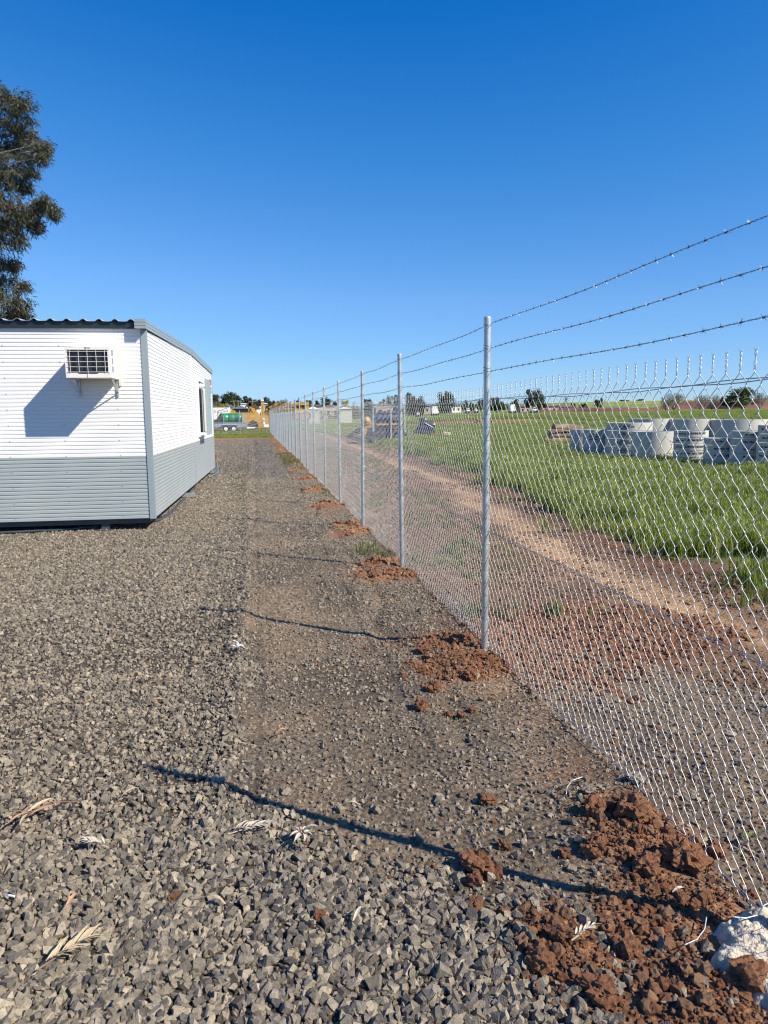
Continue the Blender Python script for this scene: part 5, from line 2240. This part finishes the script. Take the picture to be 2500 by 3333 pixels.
# implements standing in the field
fi = empty('farm_implement', tuple(G(1258, 1442)), 0, 'tall dark blue farm implement standing in grass left of the second post', 'farm machine')
fo_ = Vector(fi.location)
fo_.z = Hs(fo_.x, fo_.y)
fi.location = fo_
sc = 1.0
mb = MB()
mb.box((0, 0, .62), (2.2, 1.4, .62))
mb.box((.1, 0, 1.2), (1.7, 1.2, .5))
mb.add([(-.9, -.7, 1.45), (.9, -.7, 1.45), (.9, .7, 1.45), (-.9, .7, 1.45), (-.45, -.4, 2.0), (.5, -.4, 2.0), (.5, .4, 2.0), (-.45, .4, 2.0)], [(0, 1, 5, 4), (1, 2, 6, 5), (2, 3, 7, 6), (3, 0, 4, 7), (4, 5, 6, 7)])
mb.build('hopper', MAT['navy'], fi)
mb = MB()
mb.box((-.35, -.73, 1.62), (.6, .06, .16))
mb.build('blue_panel', MAT['blue'], fi)
mb = MB()
mb.box((-.1, -.74, 1.18), (1.3, .05, .10))
mb.build('yellow_stripe', MAT['yellow'], fi)
mb = MB()
mb.box((.3, -.73, 1.5), (.5, .06, .16))
mb.box((.55, -.74, .9), (.5, .05, .3))
mb.build('rusty_panel', MAT['rust'], fi)
mb = MB()
for x in (-.95, 0.15, 1.0):
    mb.bar((x, -.8, .0), (x, -.8, 2.3), .09)
mb.bar((-1.0, -.8, 2.25), (1.05, -.8, 2.25), .08)
mb.build('upright_frame', MAT['galv'], fi)
for x in (-.8, .8):
    wheel(fi, x, -.75, .40, .25, 'navy')
    wheel(fi, x, .75, .40, .25, 'navy')

au = empty('grain_auger', tuple(G(1165, 1440)), 0, 'yellow auger with round hopper leaning beside the dark implement', 'farm machine')
ao = Vector(au.location)
ao.z = Hs(ao.x, ao.y)
au.location = ao
aY = ao.y
Q = lambda px, py: Vector((P(px, py, aY)[0] - ao.x, 0, P(px, py, aY)[2] - ao.z))
mb = MB()
mb.add([Q(1140, 1432) + Vector((0, y, 0)) for y in (-.3, .3)] + [Q(1172, 1410) + Vector((0, y, 0)) for y in (-.3, .3)] + [Q(1190, 1385) + Vector((0, y, 0)) for y in (-.3, .3)] + [Q(1192, 1412) + Vector((0, y, 0)) for y in (-.3, .3)] + [Q(1172, 1434) + Vector((0, y, 0)) for y in (-.3, .3)],
       [(0, 2, 4, 6, 8), (9, 7, 5, 3, 1), (0, 1, 3, 2), (2, 3, 5, 4), (4, 5, 7, 6), (6, 7, 9, 8), (8, 9, 1, 0)])
mb.build('chute', MAT['yellow'], au)
mb = MB()
v_ = lump(9, 2, .18, 2, 1.0)
hop = obj('hopper', v_, au, Q(1193, 1371))
v_.materials.append(MAT['yellow'])
hop.scale = (.5, .5, .6)
mb.bar(Q(1190, 1395), Q(1193, 1372), .12)
mb.bar(Q(1202, 1432), Q(1200, 1380), .08)
mb.build('strut', MAT['yellow'], au)
mb = MB()
mb.add([Q(1128, 1425) + Vector((0, .35, 0)), Q(1168, 1392) + Vector((0, .35, 0)), Q(1185, 1395) + Vector((0, .35, 0)), Q(1150, 1432) + Vector((0, .35, 0)),
        Q(1128, 1425) + Vector((0, .6, 0)), Q(1168, 1392) + Vector((0, .6, 0)), Q(1185, 1395) + Vector((0, .6, 0)), Q(1150, 1432) + Vector((0, .6, 0))],
       [(0, 1, 2, 3), (7, 6, 5, 4), (0, 4, 5, 1), (1, 5, 6, 2), (2, 6, 7, 3), (3, 7, 4, 0)])
mb.build('rubber_belt', MAT['black'], au)

dm = empty('black_machine', tuple(G(1392, 1428)), 0, 'low black machine with a white lever lying in the grass', 'farm machine')
do = Vector(dm.location)
do.z = Hs(do.x, do.y)
dm.location = do
Q2 = lambda a, b_, y=0: Vector((P(*z4(a, b_), do.y)[0] - do.x, y, P(*z4(a, b_), do.y)[2] - do.z))
mb = MB()
pl = [(150, 880), (155, 800), (240, 720), (275, 690), (275, 560), (340, 545), (360, 600), (440, 620), (510, 650), (500, 720), (480, 740), (520, 810), (380, 880)]
v = [Q2(a, b_, -.45) for a, b_ in pl] + [Q2(a, b_, .45) for a, b_ in pl]
n = len(pl)
mb.add(v, [tuple(range(n)), tuple(range(n, 2 * n))[::-1]] + [(i, n + i, n + (i + 1) % n, (i + 1) % n) for i in range(n)])
mb.build('body', MAT['navy'], dm)
mb = MB()
mb.bar(Q2(320, 640, -.5), Q2(470, 725, -.5), .05)
mb.build('lever', MAT['paper'], dm)
mb = MB()
mb.cyl(Q2(335, 575, -.5), Q2(335, 575, -.44), .07, n=10)
mb.cyl(Q2(490, 665, -.5), Q2(490, 665, -.44), .07, n=10)
mb.build('white_cap', MAT['paper'], dm)
mb = MB()
mb.box(Q2(470, 850, -.6), (.55, .4, .25))
tag(mb.build('brick_block', MAT['copper'], None, do), 'reddish block on the grass beside the black machine', 'block')
st = lump(21, 3, .3, 2, .7)
st.materials.append(MAT['straw'])
o = obj('straw_heap', st, None, do + Q2(700, 850, -.4))
o.scale = (.75, .7, .55)
tag(o, 'pale heap of straw in the grass right of the black machine', 'straw heap')
for (a, b_, s_, lab) in ((1320, 690, .55, 'dark brown lump in grass left of the nearest post'), (1545, 700, .45, 'dark brown lump in grass right of the nearest post'), (1240, 965, .6, 'low brown stump in grass left of the nearest post')):
    me = lump(30 + a % 7, 3, .4, 2.2, .6)
    me.materials.append(MAT['log'])
    q = G(*z4(a, b_ + 45))
    o = obj('stump', me, None, (q[0], q[1], Hs(q[0], q[1]) + .2))
    o.scale = (s_ * q[1] / 45, s_ * q[1] / 45, s_ * q[1] / 40)
    tag(o, lab, 'stump', 'brown lumps in the field')

# ------------------------------------------------------------------ clods, litter and scraps in the foreground
BIG = [
    (1560, 2812, .105, 'largest red clod standing on the gravel by the shadow'),
    (1605, 2838, .06, 'red clod leaning against the largest clod'),
    (1545, 2870, .055, 'small red clod on the shadow edge below the largest clod'),
    (1590, 2600, .062, 'lone flat red clod on the dark dirt strip'),
    (1640, 2755, .042, 'small dark red clod above the largest clod'),
    (2065, 2672, .13, 'big pale crusted clod against the fence bottom'),
    (1935, 2660, .085, 'dark red clod left of the pale crusted clod'),
    (1935, 2775, .08, 'sandy clod in front of the spoil heap'),
    (1840, 2785, .045, 'small square sandy clod on the gravel edge'),
    (2230, 2820, .12, 'reddish boulder of clay near the fence bottom'),
    (2100, 2840, .09, 'rounded clay lump in the middle of the spoil heap'),
    (2330, 2780, .07, 'dark clay lump pressed against the wire'),
    (2040, 3100, .075, 'tall red clod at the right of the front heap'),
    (1760, 3160, .075, 'red clod at the left of the front heap'),
    (1960, 3250, .085, 'wide brown clod at the front of the front heap'),
    (1830, 3085, .065, 'pale topped clod at the back of the front heap'),
    (1545, 2950, .055, 'bright red smear of clay in the gravel'),
    (1410, 2232, .085, 'flat red clod at the left of the second spoil heap'),
    (1370, 2290, .085, 'red clod at the front left of the second spoil heap'),
    (1530, 2205, .08, 'pale brown clod in the second spoil heap'),
    (1490, 2085, .10, 'dark red clod left of the nearest post'),
    (1380, 2115, .075, 'red clod at the left end of the post spoil'),
    (1555, 2150, .085, 'rounded earth lump at the foot of the nearest post'),
    (1595, 2160, .075, 'dark earth lump at the right foot of the nearest post'),
    (1460, 2320, .045, 'one of three small red clods on the dirt, left'),
    (1500, 2325, .045, 'one of three small red clods on the dirt, middle'),
    (1535, 2315, .04, 'one of three small red clods on the dirt, right'),
    (570, 2925, .04, 'small red clod alone among the grey gravel'),
    (1045, 2990, .045, 'red crumb of clay low among the coarse gravel'),
    (2440, 3235, .11, 'brown clay lump beside the white footing'),
]
for i, (px, py, s_, lab) in enumerate(BIG):
    q = G(px, py + s_ * 250)
    me = lump(60 + i * 1.37, 4, .40, 2.3, .85)
    me.materials.append(MAT['rubble'])
    for p in me.polygons:
        p.use_smooth = False
    o = obj('soil_clod', me, None, (q[0], q[1], Hs(q[0], q[1]) + s_ * .30))
    o.scale = (s_ * random.uniform(1.0, 1.3), s_, s_ * random.uniform(.85, 1.1))
    o.rotation_euler = (random.uniform(-.3, .3), random.uniform(-.3, .3), random.uniform(0, 6))
    tag(o, lab, 'soil clod', 'clods of red soil on the gravel')


def blade(l, w, curl=.12, fold=.25):
    mb = MB()
    n = 5
    v = []
    for i in range(n + 1):
        t_ = i / n
        ww = w * math.sin(math.pi * min(1, .08 + t_ * .92)) ** .8 * .5 + .0004
        z = curl * l * math.sin(t_ * math.pi)
        v += [(t_ * l, -ww, z + ww * fold), (t_ * l, 0, z), (t_ * l, ww, z + ww * fold)]
    f = []
    for i in range(n):
        f += [(3 * i, 3 * i + 3, 3 * i + 4, 3 * i + 1), (3 * i + 1, 3 * i + 4, 3 * i + 5, 3 * i + 2)]
    mb.add(v, f)
    return mb


def frond(px, py, length, az, nleaf, ll, lw, mat, label, lift=.045, name='dry_frond', stem=.45):
    q = G(px, py)
    o = empty(name, (q[0], q[1], Hs(q[0], q[1]) + lift), az, label, 'dry leaf', 'dry leaves lying on the gravel')
    mb = MB()
    mb.tube([(-length * stem, 0, -.012), (0, 0, .0), (length * .35, .003, .008), (length * .62, 0, .004)], [.003, .0028, .002, .001], 5)
    mb.build('stem', MAT['twig'] if mat != 'paleleaf' else MAT['straw'], o)
    me = blade(ll, lw).mesh('leaflet', MAT[mat])
    rg = random.Random(int(px))
    for i in range(nleaf):
        t_ = (i // 2) / (nleaf / 2)
        sd = 1 if i % 2 else -1
        c = obj('leaflet', me, o, (length * (-.28 + .88 * t_), 0, .002 + .006 * rg.random()))
        c.rotation_euler = (sd * rg.uniform(.0, .5), rg.uniform(-.22, .05), sd * (.62 - .35 * t_ + rg.uniform(-.12, .12)))
        k = (1 - .35 * abs(t_ - .45)) * rg.uniform(.8, 1.1)
        c.scale = (k, k, k)
    return o


frond(205, 3150, .17, .62, 26, .085, .0075, 'straw', 'large straw coloured feathery frond at bottom left')
frond(325, 2785, .09, 2.75, 12, .06, .008, 'paleleaf', 'small white feathery frond on gravel at left')
frond(800, 2735, .15, .12, 18, .06, .009, 'paleleaf', 'pale leafy sprig lying beside the post shadow')
frond(1890, 3120, .09, .3, 10, .045, .008, 'paleleaf', 'tiny bleached sprig on the red front heap')
q = G(985, 2765)
o = empty('dry_leaf_rosette', (q[0], q[1], Hs(q[0], q[1]) + .045), 0, 'cream coloured leaf rosette with dark red stalk on gravel', 'dry leaf', 'dry leaves lying on the gravel')
me = blade(.075, .018, .2, .4).mesh('leaflet', MAT['paleleaf'])
for k in range(11):
    c = obj('leaflet', me, o, (0, 0, .006 + .004 * (k % 3)))
    c.rotation_euler = (random.uniform(-.5, .5), random.uniform(-.35, .05), k * .60 - 1.2)
    s_ = random.uniform(.6, 1.15)
    c.scale = (s_, s_, s_)
mb = MB()
mb.tube([(0, 0, .03), (.012, -.03, .02), (.015, -.075, .0)], .003, 5)
mb.tube([(0, 0, .03), (-.02, -.02, .03)], .0025, 5)
mb.build('stalk', nmat('dark_red_stalk', (.12, .03, .03), .7), o)
q = G(95, 2680)
o = empty('dead_leaf_sprig', (q[0], q[1], Hs(q[0], q[1]) + .04), .3, 'brown gum leaf sprig with curled twig at left edge', 'dry leaf', 'dry leaves lying on the gravel')
me = blade(.12, .016, .08, .3).mesh('leaf', MAT['brownleaf'])
me2 = blade(.11, .015, .08, .3).mesh('leaf', MAT['straw'])
for k, (rz, mm) in enumerate(((.1, me), (3.3, me), (-1.9, me2), (2.9, me), (-2.3, me), (.45, me2))):
    c = obj('leaf', mm, o, (0, 0, .004 * k))
    c.rotation_euler = (.4 * (k % 2), -.12, rz)
mb = MB()
mb.tube([(-.01, -.01, .01), (.01, .05, .035), (.05, .09, .04), (.07, .13, .02), (.04, .15, .01)], .003, 5)
mb.tube([(0, 0, .01), (.09, .02, .03), (.2, .0, .01)], .0022, 5)
mb.build('twig', MAT['twig'], o)
for (px, py, l_, w_2, az, mt, lab) in ((480, 2305, .11, .014, .0, 'brownleaf', 'thin brown leaf on the fine gravel at left'), (215, 3000, .075, .013, 1.2, 'brownleaf', 'curled tan leaf casting a shadow at lower left'),
                                       (1170, 2650, .06, .012, 2.9, 'paleleaf', 'single pale leaf near the wheel rut'), (395, 2620, .09, .008, .6, 'straw', 'thin straw stalk on coarse gravel at left'),
                                       (900, 2410, .07, .012, .5, 'brownleaf', 'small reddish leaf on the driven strip'), (735, 2980, .08, .014, 2.6, 'straw', 'dull yellow leaf between stones at lower middle'),
                                       (1150, 3040, .07, .010, 1.0, 'paleleaf', 'bleached leaf scrap low among coarse stones'), (2185, 2985, .05, .010, .2, 'paleleaf', 'bleached leaf on the red soil by the footing')):
    q = G(px, py)
    o = blade(l_, w_2, .18, .3).build('fallen_leaf', MAT[mt], None, (q[0], q[1], Hs(q[0], q[1]) + .04))
    o.rotation_euler = (.2, -.1, az)
    tag(o, lab, 'dry leaf', 'dry leaves lying on the gravel')
q = G(787, 2136)
o = empty('feather', (q[0], q[1], Hs(q[0], q[1]) + .03), 2.9, 'fluffy white feather curled on the gravel', 'feather')
me = blade(.085, .008, .35, .2).mesh('barb', MAT['feather'])
for k in range(18):
    c = obj('barb', me, o, (.028 * math.sin(k * .35), .012 * math.cos(k * .9), .003 * (k % 4)))
    c.rotation_euler = (random.uniform(-.6, .6), random.uniform(-.5, .1), -.6 + k * .075)
    c.scale = (random.uniform(.6, 1),) * 3
q = G(32, 2947)
mb = MB()
mb.cyl((0, 0, 0), (.022, -.012, .002), .004, n=8)
mb.cm = 1
mb.cyl((-.009, .005, 0), (-.0002, 0, 0), .0041, n=8)
o = mb.build('cigarette_butt', [MAT['paper'], MAT['signblue']], None, (q[0], q[1], Hs(q[0], q[1]) + .03))
tag(o, 'white and pale blue cigarette butt at the left edge', 'litter')
for (pl_, lab) in (([(2296, 3052), (2290, 3090), (2265, 3130), (2225, 3158)], 'curved pale wire offcut left of the white footing'), ([(2375, 3108), (2420, 3110), (2460, 3095), (2475, 3068), (2495, 3055)], 'curved wire offcut lying on the white footing'),
                   ([(1842, 2628), (1845, 2605), (1862, 2582), (1895, 2570)], 'short bent wire offcut on the dirt by the fence')):
    mb = MB()
    pts_ = []
    for i, (px, py) in enumerate(pl_):
        q = G(px, py)
        pts_.append((q[0], q[1], Hs(q[0], q[1]) + (.10 if px > 2350 else .035)))
    sm_ = []
    for i in range(len(pts_) - 1):
        for k in range(4):
            sm_.append(Vector(pts_[i]).lerp(Vector(pts_[i + 1]), k / 4))
    sm_.append(Vector(pts_[-1]))
    mb.tube(sm_, .002, 5)
    tag(mb.build('wire_offcut', MAT['wire'], smooth=True), lab, 'wire', 'wire offcuts by the fence')
for (px, py, s_, lab) in ((2005, 3262, .05, 'knob of white concrete on the red front heap'), (2070, 2565, .07, 'white concrete splash caught under the wire'), (1915, 2610, .045, 'white concrete crumbs in dirt near the wire')):
    q = G(px, py)
    me = lump(90 + s_ * 100, 3, .5, 3, .6)
    me.materials.append(MAT['cement'])
    o = obj('concrete_lump', me, None, (q[0], q[1], Hs(q[0], q[1]) + s_ * .45))
    o.scale = (s_, s_, s_)
    tag(o, lab, 'concrete lump', 'spilled concrete lumps')
q = G(2440, 2760)
o = empty('seedling', (q[0], q[1], Hs(q[0], q[1]) + .02), .6, 'small pale green seedling in red soil beyond the wire', 'plant')
me = blade(.05, .016, .3, .3).mesh('leaf', WEED)
for k in range(5):
    c = obj('leaf', me, o)
    c.rotation_euler = (0, -.5, k * 1.25)
